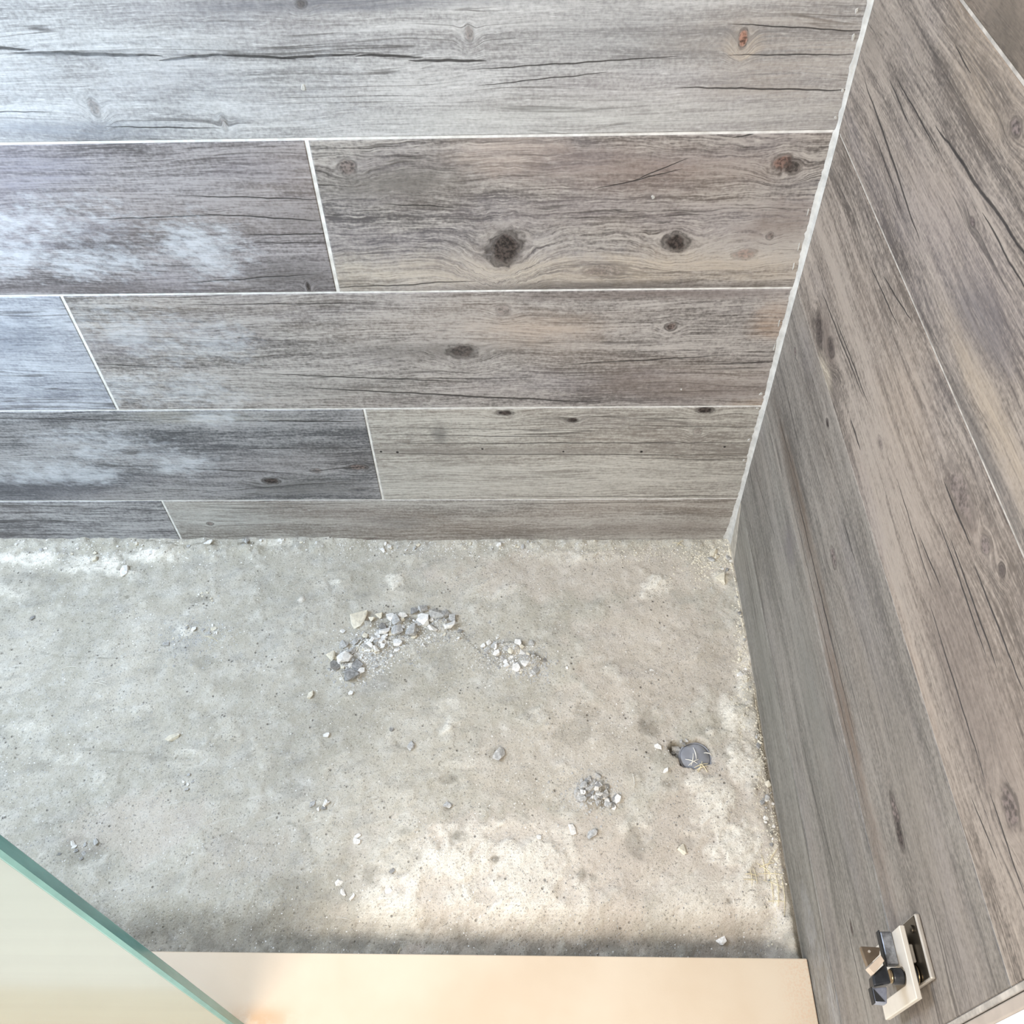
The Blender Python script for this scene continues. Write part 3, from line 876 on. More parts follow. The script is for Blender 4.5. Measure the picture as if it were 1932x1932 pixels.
curb = empty('shower_curb', (-0.85, -0.72, -0.1))
tag(curb, 'low cream stone shower curb with a smooth flat top along the open front', 'curb')
CM = curb_mat()
CZ = 0.0208
bm = bmesh.new()
box(bm, XL, -0.0009, -0.790, -0.6555, CZ - 0.020, CZ, 0.0012, 2)
o = obj('top_slab', bm, CM, curb); o.matrix_parent_inverse = Matrix.Translation((0.85, 0.72, 0.1))
bm = bmesh.new()
box(bm, XL, -0.0009, -0.782, -0.6645, -0.1, CZ - 0.0202)
o = obj('riser', bm, plain('curb_mortar', lin(150, 140, 126), 0.9), curb); o.matrix_parent_inverse = Matrix.Translation((0.85, 0.72, 0.1))

# ------------------------------------------------------------------ glass panel
def glare_glass_mat(name, tint, glare, amt, trl):
    """clear green glass; its bright reflection put in as a pale diffuse layer"""
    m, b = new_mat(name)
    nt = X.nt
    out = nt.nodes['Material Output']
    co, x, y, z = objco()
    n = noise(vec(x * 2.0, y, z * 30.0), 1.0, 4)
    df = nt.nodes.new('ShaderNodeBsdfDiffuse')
    X.put(df.inputs[0], mixc(smooth(0.3, 0.7, n), tuple(c * 0.94 for c in glare[:3]) + (1,), glare))
    tr = nt.nodes.new('ShaderNodeBsdfTranslucent'); tr.inputs[0].default_value = glare
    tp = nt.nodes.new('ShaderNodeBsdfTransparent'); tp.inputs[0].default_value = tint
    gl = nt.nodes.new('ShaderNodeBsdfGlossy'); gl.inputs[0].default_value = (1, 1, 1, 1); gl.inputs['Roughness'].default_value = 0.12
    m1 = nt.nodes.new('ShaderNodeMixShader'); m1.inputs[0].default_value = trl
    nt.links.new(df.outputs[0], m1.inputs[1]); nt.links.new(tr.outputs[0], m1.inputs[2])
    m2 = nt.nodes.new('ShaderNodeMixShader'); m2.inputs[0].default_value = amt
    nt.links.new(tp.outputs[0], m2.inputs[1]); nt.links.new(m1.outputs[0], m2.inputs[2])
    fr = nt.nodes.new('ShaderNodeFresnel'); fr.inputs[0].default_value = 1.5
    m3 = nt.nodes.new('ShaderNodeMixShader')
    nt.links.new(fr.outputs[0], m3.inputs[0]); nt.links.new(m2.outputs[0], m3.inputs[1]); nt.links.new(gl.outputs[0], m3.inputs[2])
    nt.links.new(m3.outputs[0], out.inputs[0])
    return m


glass = empty('shower_screen', (-1.2, -0.7378, CZ))
tag(glass, 'upright frameless glass shower panel with a teal polished edge standing on the cream curb', 'shower screen')
GI = Matrix.Translation((1.2, 0.7378, -CZ))
GX, GY0, GY1, GT = -0.6703, -0.7430, -0.7326, 1.75
PANE = glare_glass_mat('clear_glass_painted_glare', (0.88, 0.95, 0.92, 1), lin(230, 245, 240), 0.60, 0.45)
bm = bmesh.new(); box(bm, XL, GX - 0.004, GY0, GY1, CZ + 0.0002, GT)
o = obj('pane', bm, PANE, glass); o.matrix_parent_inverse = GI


def edge_mat():
    m, b = new_mat('polished_glass_edge')
    co, x, y, z = objco()
    n = noise(vec(x * 60, y * 60, z * 9.0), 1.0, 4)
    c = mixc(smooth(0.3, 0.7, n), lin(62, 122, 126), lin(92, 150, 152))
    c = mixc(smooth(0.55, 0.05, z) * 0.40, c, lin(150, 184, 174))
    X.put(b.inputs['Base Color'], c)
    b.inputs['Roughness'].default_value = 0.12
    b.inputs['Specular IOR Level'].default_value = 0.6
    return m


EDGE = edge_mat()
ARR = plain('ground_glass_arris', lin(126, 176, 172), 0.3, var=0.08, scale=25)
bm = bmesh.new()
AR = 0.0026
pts = [(GX - 0.0038, GY1), (GX - 0.0008, GY1), (GX, GY1 - 0.0008), (GX, GY0 + AR), (GX - 0.0038, GY0 + AR)]
lo = [bm.verts.new((p[0], p[1], CZ + 0.0002)) for p in pts]
hi = [bm.verts.new((p[0], p[1], GT)) for p in pts]
bm.faces.new(lo); bm.faces.new(hi)
for k in range(len(pts)):
    bm.faces.new((lo[k], lo[(k + 1) % len(pts)], hi[(k + 1) % len(pts)], hi[k]))
bmesh.ops.recalc_face_normals(bm, faces=bm.faces)
o = obj('polished_edge', bm, EDGE, glass); o.matrix_parent_inverse = GI
bm = bmesh.new()
pts = [(GX - 0.0038, GY0 + AR - 0.0001), (GX, GY0 + AR - 0.0001), (GX - AR, GY0), (GX - 0.0038, GY0)]
lo = [bm.verts.new((p[0], p[1], CZ + 0.0002)) for p in pts]
hi = [bm.verts.new((p[0], p[1], GT)) for p in pts]
bm.faces.new(lo); bm.faces.new(hi)
for k in range(len(pts)):
    bm.faces.new((lo[k], lo[(k + 1) % len(pts)], hi[(k + 1) % len(pts)], hi[k]))
bmesh.ops.recalc_face_normals(bm, faces=bm.faces)
o = obj('bevelled_arris', bm, ARR, glass); o.matrix_parent_inverse = GI

# ------------------------------------------------------------------ door hinge on the right wall
NICKEL = plain('brushed_nickel', lin(206, 198, 186), 0.42, 0.55, var=0.06, scale=40)
CHROME = plain('dull_chrome', lin(92, 86, 76), 0.28, 0.9, var=0.12, scale=30)
STEEL = plain('scuffed_steel', lin(150, 152, 156), 0.45, 0.7, var=0.25, scale=140)
BLACK = plain('dark_bushing', lin(52, 54, 58), 0.35, 0.4, var=0.2, scale=90)
CREAMM = plain('satin_nickel', lin(218, 210, 196), 0.45, 0.2, var=0.04, scale=30)
RUBBER = plain('black_rubber', lin(38, 38, 38), 0.6)
STEELB = plain('bluish_steel', lin(150, 154, 166), 0.35, 0.5, var=0.12, scale=120)
BRASS = plain('brass_pin', lin(170, 150, 118), 0.3, 0.9, var=0.15, scale=90)
PAD = plain('pinkish_pad', lin(206, 188, 168), 0.7, var=0.06)
WOODREFL = plain('wood_reflection_metal', lin(134, 120, 104), 0.3, 0.8, var=0.15, scale=50)  # metal with the brown reflection of the wood tiles put into its colour
hinge = empty('glass_door_hinge', (0, -0.735, 0.345))
tag(hinge, 'metal glass-door hinge with two pale plates on the right wall, without a door', 'hinge')
HI = Matrix.Translation((0, 0.735, -0.345))


def hp(name, bm, mat, parent=hinge, label=None, sm=False):
    o = obj(name, bm, mat, parent, None, sm)
    if parent is hinge: o.matrix_parent_inverse = HI
    if label: o['label'] = label
    return o


def prism(name, pts, z0, z1, mat, parent=hinge, label=None, bev=0.0):
    bm = bmesh.new()
    lo = [bm.verts.new((p[0], p[1], z0)) for p in pts]
    hi = [bm.verts.new((p[0], p[1], z1)) for p in pts]
    n = len(pts)
    bm.faces.new(lo); bm.faces.new(hi)
    for q in range(n): bm.faces.new((lo[q], lo[(q + 1) % n], hi[(q + 1) % n], hi[q]))
    bmesh.ops.recalc_face_normals(bm, faces=bm.faces)
    if bev: bmesh.ops.bevel(bm, geom=list(bm.edges), offset=bev, segments=2, affect='EDGES', profile=0.5)
    return hp(name, bm, mat, parent, label)


bm = bmesh.new(); box(bm, -0.0046, -0.0003, -0.7572, -0.7066, 0.308, 0.3915, 0.0012, 2)
hp('wall_plate', bm, NICKEL)
bm = bmesh.new(); box(bm, -0.0053, -0.00465, -0.7558, -0.7080, 0.310, 0.3898)  # added sheet carrying the plate's dark wood reflection as colour
hp('dark_reflection_face', bm, CHROME, label='inner face of the wall plate with its dark reflection painted in')
bm = bmesh.new(); cyl(bm, (-0.0052, -0.7165, 0.381), (-0.0070, -0.7165, 0.381), 0.0032, 16, 0.0004)
hp('screw_head', bm, CHROME)
# clamp plate with a round-ended slot open at its lower edge
XP0, XP1 = -0.0155, -0.0106
Y0, Y1, zt, zb = -0.7695, -0.7132, 0.3790, 0.2925
nc = (-0.7486, 0.3600, 0.0072)
outer = [(Y0, zb), (Y0, zt), (Y1, zt), (Y1, zb), (nc[0] + nc[2], zb)]
arc = [(nc[0] + nc[2] * math.cos(a), nc[1] + nc[2] * math.sin(a)) for a in [math.pi * k / 10 for k in range(11)]]
ring = outer + arc + [(nc[0] - nc[2], zb)]
bm = bmesh.new()
f0 = [bm.verts.new((XP0, p[0], p[1])) for p in ring]
f1 = [bm.verts.new((XP1, p[0], p[1])) for p in ring]
bm.faces.new(f0); bm.faces.new(list(reversed(f1)))
for k in range(len(ring)):
    bm.faces.new((f0[k], f0[(k + 1) % len(ring)], f1[(k + 1) % len(ring)], f1[k]))
bmesh.ops.recalc_face_normals(bm, faces=bm.faces)
bmesh.ops.bevel(bm, geom=[e for e in bm.edges if len(e.link_faces) == 2 and e.calc_face_angle(0) > 1.2 and abs(e.verts[0].co.x - e.verts[1].co.x) < 1e-5],
                offset=0.0007, segments=2, affect='EDGES', profile=0.5)
bmesh.ops.triangulate(bm, faces=[f for f in bm.faces if len(f.verts) > 4])
hp('clamp_plate', bm, CREAMM)
bm = bmesh.new(); box(bm, -0.01055, -0.0060, -0.7410, -0.7265, 0.335, 0.3745, 0.0008)
hp('spacer_block', bm, NICKEL)
bm = bmesh.new(); cyl(bm, (-0.01055, -0.7490, 0.3660), (-0.0055, -0.7490, 0.3660), 0.0075, 24, 0.0006)
k = hp('pivot_barrel', bm, BLACK, sm=False)
bm = bmesh.new(); cyl(bm, (-0.0070, -0.7490, 0.3660), (-0.0060, -0.7490, 0.3660), 0.0081, 24, 0.0003)
c_ = hp('retaining_ring', bm, BRASS, k, 'brassy ring round the dark barrel')
# pieces left of the clamp plate
bm = bmesh.new(); box(bm, -0.0258, -0.01555, -0.7396, -0.7128, 0.3505, 0.3592, 0.0009)
hp('clamp_pad', bm, STEEL, label='scuffed grey pad on the clamp plate')
bm = bmesh.new(); box(bm, -0.0271, -0.02585, -0.7410, -0.7118, 0.3520, 0.3590, 0.0003)
hp('rubber_gasket', bm, RUBBER, label='thin black gasket edge')
bm = bmesh.new(); cyl(bm, (-0.0247, -0.7486, 0.3590), (-0.0150, -0.7486, 0.3590), 0.0066, 24, 0.0012)
k = hp('pivot_pin', bm, BLACK)
bm = bmesh.new(); cyl(bm, (-0.0262, -0.7486, 0.3590), (-0.0248, -0.7486, 0.3590), 0.0056, 20, 0.0006)
c_ = hp('pin_cap', bm, BRASS, k, 'brass end of the pin')
prism('pivot_housing', [(-0.0440, -0.7506), (-0.0300, -0.7403), (-0.0292, -0.7560), (-0.0445, -0.7585)], 0.356, 0.3690, BLACK, bev=0.0016)
k = prism('wedge_bracket', [(-0.0485, -0.7276), (-0.0320, -0.7283), (-0.0340, -0.7340), (-0.0462, -0.7432), (-0.0472, -0.7381)], 0.3635, 0.3692, WOODREFL, bev=0.0006)
bm = bmesh.new(); cyl(bm, (-0.0424, -0.7318, 0.3691), (-0.0424, -0.7318, 0.3701), 0.0011, 12)
c_ = hp('rivet', bm, NICKEL, k)
prism('cushion_strip', [(-0.0468, -0.7446), (-0.0338, -0.7347), (-0.0318, -0.7393), (-0.0429, -0.7497)], 0.362, 0.3712, PAD, label='pale pinkish cushion strip', bev=0.0005)
k = prism('stop_block', [(-0.0463, -0.7600), (-0.0340, -0.7590), (-0.0370, -0.7715), (-0.0463, -0.7706)], 0.3605, 0.3695, STEELB, bev=0.0008)
c_ = prism('stop_reflection', [(-0.0460, -0.7608), (-0.0454, -0.7608), (-0.0385, -0.7700), (-0.0460, -0.7700)], 0.3694, 0.3699, RUBBER, k, 'dark triangular reflection painted on the stop')  # reflection on the block top, made as a thin black sheet
c_ = prism('stop_gasket', [(-0.0472, -0.7590), (-0.0464, -0.7592), (-0.0464, -0.7712), (-0.0470, -0.7712)], 0.3605, 0.3690, RUBBER, k)

# ------------------------------------------------------------------ drain
drain = empty('drain_pipe', (HOLE[0], HOLE[1], -0.03))
tag(drain, 'capped grey plastic drain pipe sunk in a broken hole in the concrete floor', 'drain')
DI = Matrix.Translation((-HOLE[0], -HOLE[1], 0.03))
PVC = plain('grey_plastic', lin(158, 160, 166), 0.35, var=0.12, scale=40)
bm = bmesh.new()
ro, ri = 0.0235, 0.0215
segs = 40
for k in range(segs):
    a0, a1 = 2 * math.pi * k / segs, 2 * math.pi * (k + 1) / segs
    def pt(r, a, z): return (HOLE[0] + r * math.cos(a), HOLE[1] + r * math.sin(a), z)
    for r0, z0_, r1, z1_ in ((ro, -0.06, ro, -0.006), (ro, -0.006, ri, -0.006), (ri, -0.006, ri, -0.06)):
        bm.faces.new([bm.verts.new(p) for p in (pt(r0, a0, z0_), pt(r0, a1, z0_), pt(r1, a1, z1_), pt(r1, a0, z1_))])
bmesh.ops.remove_doubles(bm, verts=bm.verts, dist=1e-6)
o = obj('pipe_wall', bm, PVC, drain, None, False); o.matrix_parent_inverse = DI
bm = bmesh.new()
q = bmesh.ops.create_uvsphere(bm, u_segments=36, v_segments=12, radius=1.0)
for v in bm.verts:
    r = math.hypot(v.co.x, v.co.y)
    v.co = Vector((HOLE[0] + v.co.x * 0.0213, HOLE[1] + v.co.y * 0.0213, -0.0068 + v.co.z * 0.005 + 0.0008 * math.sin(v.co.x * 5) * r))
o = obj('pipe_cap', bm, PVC, drain, None, True); o.matrix_parent_inverse = DI

# ------------------------------------------------------------------ rubble
CHIP = {'grey': plain('cement_chip', lin(194, 192, 187), 0.95, var=0.2, scale=3.0, bmp=0.25),
        'pale': plain('mortar_chip', lin(238, 235, 228), 0.95, var=0.12, scale=3.0, bmp=0.25),
        'dark': plain('dark_chip', lin(156, 154, 150), 0.95, var=0.2, scale=3.0, bmp=0.25),
        'cream': plain('cream_chip', lin(228, 220, 200), 0.95, var=0.12, scale=3.0, bmp=0.25)}
PROTO = {}
for kind, mt in CHIP.items():
    for k in range(6):
        bm = bmesh.new()
        for q in range(13):
            a, r = rng.rand() * 6.283, 0.55 + 0.45 * rng.rand()
            zz = rng.rand() * 2 - 1
            bm.verts.new((math.cos(a) * r, math.sin(a) * r * 0.85, zz * 0.8))
        res = bmesh.ops.convex_hull(bm, input=bm.verts)
        bmesh.ops.recalc_face_normals(bm, faces=bm.faces)
        bmesh.ops.delete(bm, geom=[v for v in bm.verts if not v.link_faces], context='VERTS')
        mme = bpy.data.meshes.new('chip'); bm.to_mesh(mme); bm.free()
        mme.materials.append(mt)
        PROTO[kind, k] = mme


def chip(name, pu, pv, mm, kind, flat=0.35, rot=None, asp=1.0, lift=0.0, xy=None):
    x, y = xy if xy else on_floor(pu, pv)
    s = mm * 1.15e-3 / 2
    x = min(x, -s - 0.0012); y = max(min(y, -s - 0.0005), -0.6545 + s)
    o = bpy.data.objects.new(name, PROTO[kind, rng.randint(6)])
    COL.objects.link(o)
    hz = s * flat * 0.8
    o.location = (x, y, height(x, y) + hz * 0.62 + lift)
    o.rotation_euler = ((rng.rand() - 0.5) * 0.35, (rng.rand() - 0.5) * 0.35, rng.rand() * 6.28 if rot is None else rot)
    o.scale = (s * asp, s / asp ** 0.5, s * flat)
    return o


# single pieces anyone could point at
for pu, pv, mm, kind, asp, lab, nm in (
        (677, 1168, 33, 'cream', 1.25, 'largest flat cream mortar chip at the left end of the rubble arc', 'mortar_chip'),
        (617, 1388, 11, 'pale', 1.1, 'small white chip lying alone on bare concrete below the rubble heap', 'mortar_chip'),
        (587, 1312, 13, 'cream', 1.2, 'yellowish white chip lying alone just left of the rubble heap foot', 'mortar_chip'),
        (662, 1308, 9, 'pale', 1.0, 'tiny white chip just under the lower tip of the rubble arc', 'mortar_chip'),
        (327, 1393, 17, 'cream', 1.3, 'triangular beige chip on the open left floor', 'mortar_chip'),
        (647, 1191, 10, 'pale', 1.0, 'rounded white pebble left of the rubble arc', 'pebble'),
        (775, 1409, 15, 'grey', 1.3, 'wedge-shaped grey cement chip in the middle of the floor', 'cement_chip'),
        (944, 1424, 22, 'grey', 1.2, 'angular grey cement flake with a cracked side near floor centre', 'cement_chip'),
        (740, 1378, 9, 'dark', 1.0, 'small dark stone up-left of the wedge-shaped chip', 'pebble'),
        (1030, 1246, 9, 'dark', 1.2, 'thin dark stone on edge right of the small rubble patch', 'pebble'),
        (1070, 1261, 6, 'pale', 1.0, 'lone white crumb furthest right of the small rubble patch', 'mortar_chip'),
        (1231, 1264, 7, 'pale', 1.4, 'white crumb in the right half of the floor facing the right wall', 'mortar_chip'),
        (1287, 1603, 15, 'cream', 1.1, 'yellowish chip with pale rim towards the front right of the floor', 'mortar_chip'),
        (1080, 1567, 13, 'pale', 1.4, 'oval white pebble below the cracked grey patch', 'pebble'),
        (1117, 1574, 18, 'grey', 1.1, 'round grey flake bedded below the cracked grey patch', 'cement_chip'),
        (1242, 1409, 12, 'pale', 1.0, 'white chip just left of the drain hole', 'mortar_chip'),
        (1256, 1456, 9, 'pale', 1.2, 'white chip below and left of the drain hole', 'mortar_chip'),
        (236, 1079, 18, 'pale', 1.3, 'pale mortar flake at the edge of the mortar skin by the back wall', 'mortar_chip'),
        (397, 1030, 14, 'pale', 1.4, 'brick-shaped pale chip lying against the back wall', 'mortar_chip'),
        (314, 1216, 10, 'grey', 1.1, 'light grey pebble lowest in the left rubble spot', 'pebble'),
        (1362, 1095, 24, 'cream', 1.0, 'tan mortar flake near the right wall and back corner', 'mortar_chip'),
        (1345, 1046, 17, 'cream', 1.2, 'cream chip nearest the back right corner', 'mortar_chip'),
        (1342, 1057, 15, 'grey', 1.1, 'grey chip touching the cream chip by the back right corner', 'cement_chip'),
        (1364, 1764, 15, 'pale', 1.2, 'pale stone in the dark band beside the curb', 'pebble'),
        (673, 1587, 12, 'pale', 1.0, 'lower stone of the white pair on the front floor', 'pebble'),
        (675, 1578, 11, 'pale', 1.0, 'upper stone of the white pair on the front floor', 'pebble'),
        (641, 1666, 12, 'pale', 1.2, 'upper stone of the white row near the front floor', 'pebble'),
        (648, 1683, 11, 'pale', 1.0, 'middle stone of the white row near the front floor', 'pebble'),
        (664, 1692, 9, 'pale', 1.1, 'right stone of the white row near the front floor', 'pebble'),
        (730, 1682, 12, 'pale', 1.4, 'oval white pebble with a dark side in the warm pale patch', 'pebble'),
        (740, 1643, 9, 'dark', 0.9, 'dark round stone in the warm pale patch', 'pebble'),
        (1017, 1580, 8, 'pale', 1.0, 'white round pebble at the top right of the warm pale patch', 'pebble'),
        (845, 1520, 15, 'grey', 0.9, 'cracked grey lump left of the warm pale patch top', 'cement_chip'),
        (61, 1165, 10, 'dark', 1.0, 'dark round stone on the far left floor', 'pebble')):
    o = chip(nm, pu, pv, mm, kind, 0.4, asp=asp)
    tag(o, lab, 'pebble' if nm == 'pebble' else 'chip')
ARC = ((748, 1175, 20, 'grey', 'grey fragment with a white top left of centre in the rubble arc'),
       (722, 1183, 14, 'dark', 'small dark fragment between pale ones at the upper left of the rubble arc'),
       (738, 1166, 18, 'pale', 'pale fragment on the upper left edge of the rubble arc'),
       (760, 1163, 16, 'pale', 'jagged white fragment on the upper edge of the rubble arc'),
       (776, 1192, 24, 'grey', 'broad grey slab low in the middle of the rubble arc'),
       (799, 1171, 25, 'pale', 'broad angular white fragment right of centre in the rubble arc'),
       (823, 1161, 24, 'grey', 'large grey fragment at the upper right of the rubble arc'),
       (840, 1159, 18, 'grey', 'grey fragment leaning on the large one at the upper right of the arc'),
       (853, 1167, 16, 'grey', 'rounded grey fragment at the right tip of the rubble arc'),
       (849, 1182, 20, 'pale', 'pale lump below the right tip of the rubble arc'),
       (817, 1187, 17, 'pale', 'bright white star-shaped fragment at the lower right of the rubble arc'),
       (726, 1191, 19, 'pale', 'white fragment on the inner edge of the rubble arc at upper left'),
       (750, 1212, 18, 'pale', 'white fragment with fibres inside the bend of the rubble arc'),
       (782, 1154, 15, 'dark', 'dark fragment at the crown of the rubble arc'),
       (799, 1150, 17, 'grey', 'round grey fragment topmost in the rubble arc'),
       (702, 1168, 12, 'cream', 'small cream fragment touching the largest flat chip'),
       (716, 1160, 14, 'cream', 'thin cream fragment at the outer upper left rim of the arc'),
       (652, 1247, 24, 'pale', 'pale lump in the lower left end of the rubble arc'),
       (636, 1258, 20, 'dark', 'leftmost dark fragment at the lower left end of the arc'),
       (674, 1258, 20, 'dark', 'dark fragment right of the pale lump at the arc lower end'),
       (663, 1278, 25, 'dark', 'lowest dark fragment at the foot of the rubble arc'),
       (650, 1220, 18, 'grey', 'flat grey fragment above the lower left end of the arc'),
       (667, 1231, 15, 'grey', 'small grey fragment on the inner side of the arc lower end'),
       (625, 1240, 18, 'cream', 'cream lump leftmost at the lower end of the rubble arc'),
       (670, 1214, 13, 'grey', 'small grey fragment halfway along the rubble arc'),
       (748, 1190, 25, 'grey', 'flat grey slab at the centre of the rubble arc'),
       (868, 1192, 9, 'dark', 'tiny dark stone just beyond the right tip of the arc'),
       (690, 1200, 12, 'cream', 'cream fragment halfway along the inner rubble arc'),
       (708, 1207, 12, 'pale', 'small white fragment in the bend of the rubble arc'),
       (712, 1228, 13, 'pale', 'white fragment below the bend of the rubble arc'),
       (800, 1217, 8, 'pale', 'small white crumb alone below the middle of the arc'),
       (865, 1205, 6, 'pale', 'tiny white crumb alone below the right tip of the arc'),
       (622, 1265, 8, 'grey', 'tiny grey stone left of the arc lower end'))
for (pu, pv, mm, kind, lab) in ARC:
    o = chip('rubble_piece', pu, pv, mm, kind, 0.5, lift=0.0015)
    tag(o, lab, 'rubble', 'fragments of the rubble arc')


ADJ = {'pale': 'whitish', 'grey': 'grey', 'dark': 'dark grey', 'cream': 'cream'}


def cluster(n, spots, sizes, kinds, grp, nm='rubble_crumb', flat=0.45):
    for k in range(n):
        pu, pv, su, sv, where = spots[rng.randint(len(spots))]
        mm = sizes[0] + (sizes[1] - sizes[0]) * rng.rand() ** 2
        kd = kinds[rng.randint(len(kinds))]
        o = chip(nm, pu + rng.randn() * su, pv + rng.randn() * sv, mm, kd, flat)
        tag(o, ADJ[kd] + ' ' + ('crumb ' if nm == 'rubble_crumb' else 'lump ') + where, 'rubble', grp)


cluster(112, [(720, 1205, 26, 12, 'in the bend of the curved rubble arc'), (770, 1185, 36, 12, 'between the big pieces at the top of the rubble arc'),
             (665, 1250, 16, 16, 'between the pieces at the lower left end of the rubble arc'), (705, 1235, 18, 10, 'spilling from the inner side of the rubble arc')],
        (5, 14), ['pale', 'grey', 'grey', 'cream', 'pale'], 'crumbs of the rubble arc')
cluster(40, [(930, 1220, 14, 8, 'at the left of the small rubble patch'), (960, 1238, 12, 8, 'at the centre of the small rubble patch'),
             (995, 1226, 12, 8, 'at the upper right of the small rubble patch'), (985, 1262, 16, 8, 'at the bottom of the small rubble patch')],
        (5, 15), ['pale', 'grey', 'grey', 'pale', 'cream'], 'crumbs of the small rubble patch')
cluster(46, [(1112, 1482, 11, 9, 'at the top of the crazed patch right of floor centre'), (1132, 1500, 12, 10, 'at the centre of the crazed patch right of floor centre'),
             (1152, 1512, 12, 8, 'at the right of the crazed patch right of floor centre'), (1104, 1502, 9, 8, 'at the left of the crazed patch right of floor centre')],
        (7, 15), ['grey', 'grey', 'dark', 'pale'], 'lumps of the crazed patch', 'rubble_piece', 0.5)
cluster(14, [(1276, 1414, 6, 8, 'at the left rim of the drain hole'), (1288, 1401, 8, 4, 'at the upper left rim of the drain hole')], (6, 13),
        ['grey', 'dark', 'grey'], 'lumps at the drain hole', 'rubble_piece', 0.6)
cluster(52, [(1402, 1240, 8, 50, 'in the seam of right wall and floor, behind the drain'), (1394, 1140, 6, 34, 'in the seam of right wall and floor, far end'),
             (1430, 1400, 4, 34, 'in the seam of right wall and floor, beside the drain'), (1445, 1490, 4, 30, 'in the seam of right wall and floor, before the drain'),
             (1460, 1600, 4, 50, 'in the seam of right wall and floor, towards the curb'), (1360, 1060, 14, 14, 'on the floor of the back right corner')], (4, 11),
        ['pale', 'cream', 'grey', 'dark'], 'crumbs along the right wall')
cluster(48, [(60, 1048, 50, 10, 'at the far left foot of the back wall'), (180, 1050, 40, 10, 'at the back wall foot on the left mortar skin'),
             (300, 1040, 40, 6, 'at the back wall foot below the lowest tile joint'), (520, 1028, 50, 4, 'at the back wall foot left of centre'),
             (740, 1030, 50, 5, 'at the back wall foot near its middle'), (900, 1033, 50, 6, 'at the back wall foot right of its middle')], (4, 13),
        ['pale', 'pale', 'grey', 'cream'], 'crumbs along the back wall')
cluster(24, [(335, 1208, 14, 10, 'at the left of the left loose rubble spot'), (395, 1126, 16, 6, 'in the thin rubble streak near the back left floor'),
             (390, 1200, 18, 12, 'at the right of the left loose rubble spot')], (4, 10), ['grey', 'pale', 'cream'], 'crumbs of the left rubble spot')
cluster(18, [(605, 1522, 14, 6, 'in the flat white lump on the front left floor'), (352, 1480, 8, 6, 'in the fibrous lump on the left floor'),
             (150, 1600, 18, 10, 'in the dark spot near the glass edge')], (5, 11), ['pale', 'grey', 'dark'], 'crumbs on the front left floor')

# loose grit nobody could count: one object
GV, GF, GM = [], [], []
GK = ['grey', 'pale', 'dark', 'cream']


def grit(n, kind, seed, lo, hi, spots=None):
    r2 = np.random.RandomState(seed)
    if spots is None:
        x = r2.uniform(-1.15, -0.004, n); y = r2.uniform(-0.65, -0.004, n)
        keep = r2.rand(n) < 0.25 + 0.75 * sst(0.45, 0.62, fbm(x, y, 9, 3, 900 + seed))
    else:
        sp = np.array(spots, float)[r2.randint(len(spots), size=n)]
        pts = [on_floor(a + r2.randn() * c, b2 + r2.randn() * d) for a, b2, c, d in sp]
        x = np.clip(np.array([p[0] for p in pts]), -1.3, -0.004); y = np.clip(np.array([p[1] for p in pts]), -0.65, -0.003)
        keep = np.ones(n, bool)
    d = np.hypot(x - HOLE[0], y - HOLE[1]); keep &= d > HOLE[2] + 0.003
    x, y = x[keep], y[keep]; n = len(x)
    h = fields(x, y)[0]
    s = lo + (hi - lo) * r2.rand(n) ** 3
    base = np.array([[1, 0, 0], [-0.3, 0.9, 0], [-0.8, -0.5, 0], [0.3, -0.9, 0.1], [0.05, 0.02, 0.8]])
    fa = np.array([[0, 1, 4], [1, 2, 4], [2, 3, 4], [3, 0, 4]])
    ang = r2.rand(n) * 6.283
    ca_, sa_ = np.cos(ang), np.sin(ang)
    jit = 1 + (r2.rand(n, 5, 3) - 0.5) * 0.7
    b3 = base[None] * jit
    vx = (b3[..., 0] * ca_[:, None] - b3[..., 1] * sa_[:, None]) * s[:, None] + x[:, None]
    vy = (b3[..., 0] * sa_[:, None] + b3[..., 1] * ca_[:, None]) * s[:, None] + y[:, None]
    vz = b3[..., 2] * s[:, None] + h[:, None] - s[:, None] * 0.12
    V = np.stack([vx, vy, vz], -1).reshape(-1, 3)
    F = (fa[None] + (np.arange(n) * 5)[:, None, None]).reshape(-1, 3)
    off = sum(len(v) for v in GV)
    GV.append(V); GF.append(F + off); GM.append(np.full(len(F), GK.index(kind)))


grit(20000, 'grey', 41, 0.0003, 0.0015)
grit(9000, 'pale', 42, 0.0003, 0.0016)
grit(12000, 'dark', 43, 0.0003, 0.0013)
grit(5000, 'grey', 44, 0.0005, 0.0026, [(720, 1215, 40, 20), (800, 1190, 40, 16), (690, 1245, 24, 18), (960, 1240, 36, 16), (1120, 1500, 26, 20),
                                        (660, 1270, 20, 14), (370, 1200, 36, 22), (1000, 1260, 24, 12)])
grit(4000, 'pale', 46, 0.0005, 0.0022, [(720, 1215, 40, 20), (800, 1190, 40, 16), (690, 1245, 24, 18), (960, 1240, 36, 16), (150, 1050, 120, 14), (850, 1035, 160, 8)])
grit(3500, 'cream', 45, 0.0005, 0.0024, [(1400, 1240, 10, 90), (1435, 1420, 7, 70), (1460, 1620, 8, 80), (1340, 1060, 30, 20), (1200, 1040, 120, 10)])
V, F, MI = np.concatenate(GV), np.concatenate(GF), np.concatenate(GM)
gm = bpy.data.meshes.new('grit')
gm.vertices.add(len(V)); gm.vertices.foreach_set('co', V.ravel())
gm.loops.add(F.size); gm.loops.foreach_set('vertex_index', F.ravel())
gm.polygons.add(len(F)); gm.polygons.foreach_set('loop_start', np.arange(0, F.size, 3))
gm.update(calc_edges=True)
g = obj('grit', gm, [CHIP[k] for k in GK], None, 'stuff')
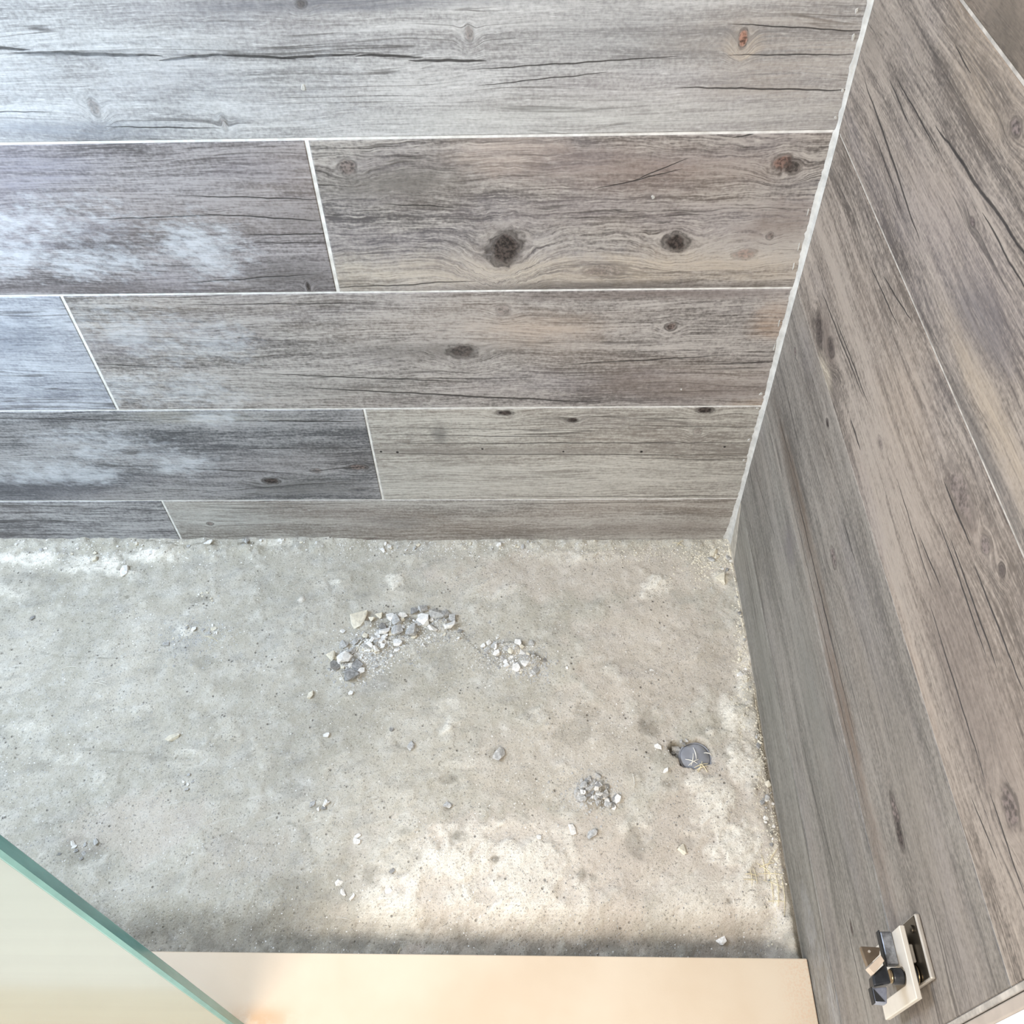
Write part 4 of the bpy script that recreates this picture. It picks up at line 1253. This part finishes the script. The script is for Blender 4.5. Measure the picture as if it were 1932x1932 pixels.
gm.polygons.foreach_set('material_index', MI.astype(np.int32))
tag(g, 'fine loose grit and mortar specks strewn over the concrete floor', 'grit')

# ------------------------------------------------------------------ loose fibres and straws
STRAW = plain('straw', lin(234, 221, 184), 0.8, var=0.1)
FIBRE = plain('white_fibre', lin(236, 232, 220), 0.8, var=0.06)


def strand(name, p, q, rad, mat, bow=0.0, z=None):
    a, b_ = on_floor(*p), on_floor(*q)
    bm = bmesh.new()
    rings = []
    n = 5
    L = math.hypot(b_[0] - a[0], b_[1] - a[1])
    nx_, ny_ = -(b_[1] - a[1]) / max(L, 1e-6), (b_[0] - a[0]) / max(L, 1e-6)
    for k in range(n):
        t = k / (n - 1)
        w = 4 * t * (1 - t) * bow * L
        x = min(a[0] + (b_[0] - a[0]) * t + nx_ * w, -0.0015); y = min(max(a[1] + (b_[1] - a[1]) * t + ny_ * w, -0.653), -0.0015)
        hz = (height(x, y) if z is None else max(z, height(x, y))) + rad * 0.9 + 0.0012 * 4 * t * (1 - t)
        r = rad * (1 - 0.45 * abs(2 * t - 1))
        rings.append([bm.verts.new((x + nx_ * r * cx, y + ny_ * r * cx, hz + r * cz)) for cx, cz in ((1, 0), (0, 1), (-1, 0), (0, -1))])
    for k in range(n - 1):
        for c in range(4):
            bm.faces.new((rings[k][c], rings[k][(c + 1) % 4], rings[k + 1][(c + 1) % 4], rings[k + 1][c]))
    bm.faces.new(rings[0]); bm.faces.new(rings[-1])
    bmesh.ops.recalc_face_normals(bm, faces=bm.faces)
    return obj(name, bm, mat)


lab, grp = 'thin yellow straw strand matted at the front of the right wall foot', 'straws by the right wall'
for p, q in (((1449, 1642), (1458, 1705)), ((1461, 1645), (1467, 1712)), ((1473, 1655), (1478, 1730)), ((1415, 1640), (1418, 1672)), ((1422, 1638), (1428, 1668)),
             ((1432, 1636), (1462, 1628)), ((1430, 1648), (1476, 1652)), ((1440, 1660), (1474, 1676)), ((1446, 1640), (1466, 1602)), ((1436, 1612), (1444, 1660)),
             ((1402, 1660), (1428, 1662)), ((1450, 1700), (1480, 1704)), ((1428, 1628), (1456, 1650)), ((1405, 1650), (1432, 1652))):
    tag(strand('straw_strand', p, q, 0.00055, STRAW, 0.04), lab, 'straw', grp)
lab, grp = 'white or yellow splinter caught over the drain hole', 'splinters over the drain hole'
for p, q, m_ in (((1293, 1432), (1316, 1440), FIBRE), ((1308, 1421), (1304, 1444), FIBRE), ((1299, 1444), (1318, 1432), FIBRE), ((1310, 1448), (1336, 1440), STRAW),
                 ((1320, 1440), (1334, 1458), STRAW), ((1314, 1454), (1334, 1446), STRAW), ((1325, 1436), (1316, 1458), STRAW), ((1328, 1420), (1342, 1423), FIBRE),
                 ((1308, 1410), (1314, 1432), FIBRE)):
    tag(strand('wood_splinter', p, q, 0.0008, m_, 0.05, -0.0015), lab, 'splinter', grp)
lab, grp = 'short pale fibre sticking out of the curved rubble arc', 'fibres in the rubble arc'
for p, q in (((700, 1190), (735, 1178)), ((735, 1195), (728, 1220)), ((745, 1195), (740, 1222)), ((755, 1198), (752, 1218)), ((632, 1213), (660, 1220)),
             ((640, 1222), (655, 1216)), ((645, 1290), (660, 1262)), ((632, 1280), (655, 1275)), ((640, 1270), (650, 1290)), ((770, 1178), (786, 1190)),
             ((775, 1186), (790, 1178)), ((795, 1182), (815, 1192)), ((690, 1210), (712, 1195)), ((655, 1262), (682, 1268)), ((668, 1240), (690, 1255)),
             ((725, 1210), (760, 1222)), ((675, 1225), (692, 1208)), ((700, 1205), (722, 1212))):
    tag(strand('pale_fibre', p, q, 0.0005, FIBRE, 0.06), lab, 'fibre', grp)
for p, q, lb in (((165, 1287), (202, 1294), 'longest white fibre lying alone on the far left floor'),
                 ((186, 1285), (202, 1289), 'short white fibre beside the longest one on the left floor'),
                 ((115, 1261), (150, 1259), 'thin grey fibre above the white pair on the left floor'),
                 ((1193, 1460), (1196, 1488), 'thin dark-tinged fibre upright between crazed patch and drain hole'),
                 ((632, 1728), (660, 1732), 'white fibre at the left end of the warm pale patch'),
                 ((1276, 1032), (1288, 1022), 'yellow straw leaning on the back wall foot near the corner'),
                 ((1268, 1026), (1290, 1032), 'yellow straw crossing the leaning one near the back corner'),
                 ((625, 1523), (631, 1514), 'stubby white splinter right of the lump on the front left floor'),
                 ((385, 1200), (412, 1211), 'yellowish fibre in the left rubble spot'),
                 ((745, 1790), (752, 1778), 'pale straw at the dark band beside the curb')):
    tag(strand('pale_fibre', p, q, 0.00045, STRAW if 'yellow' in lb or 'straw' in lb else FIBRE, 0.05), lb, 'fibre')
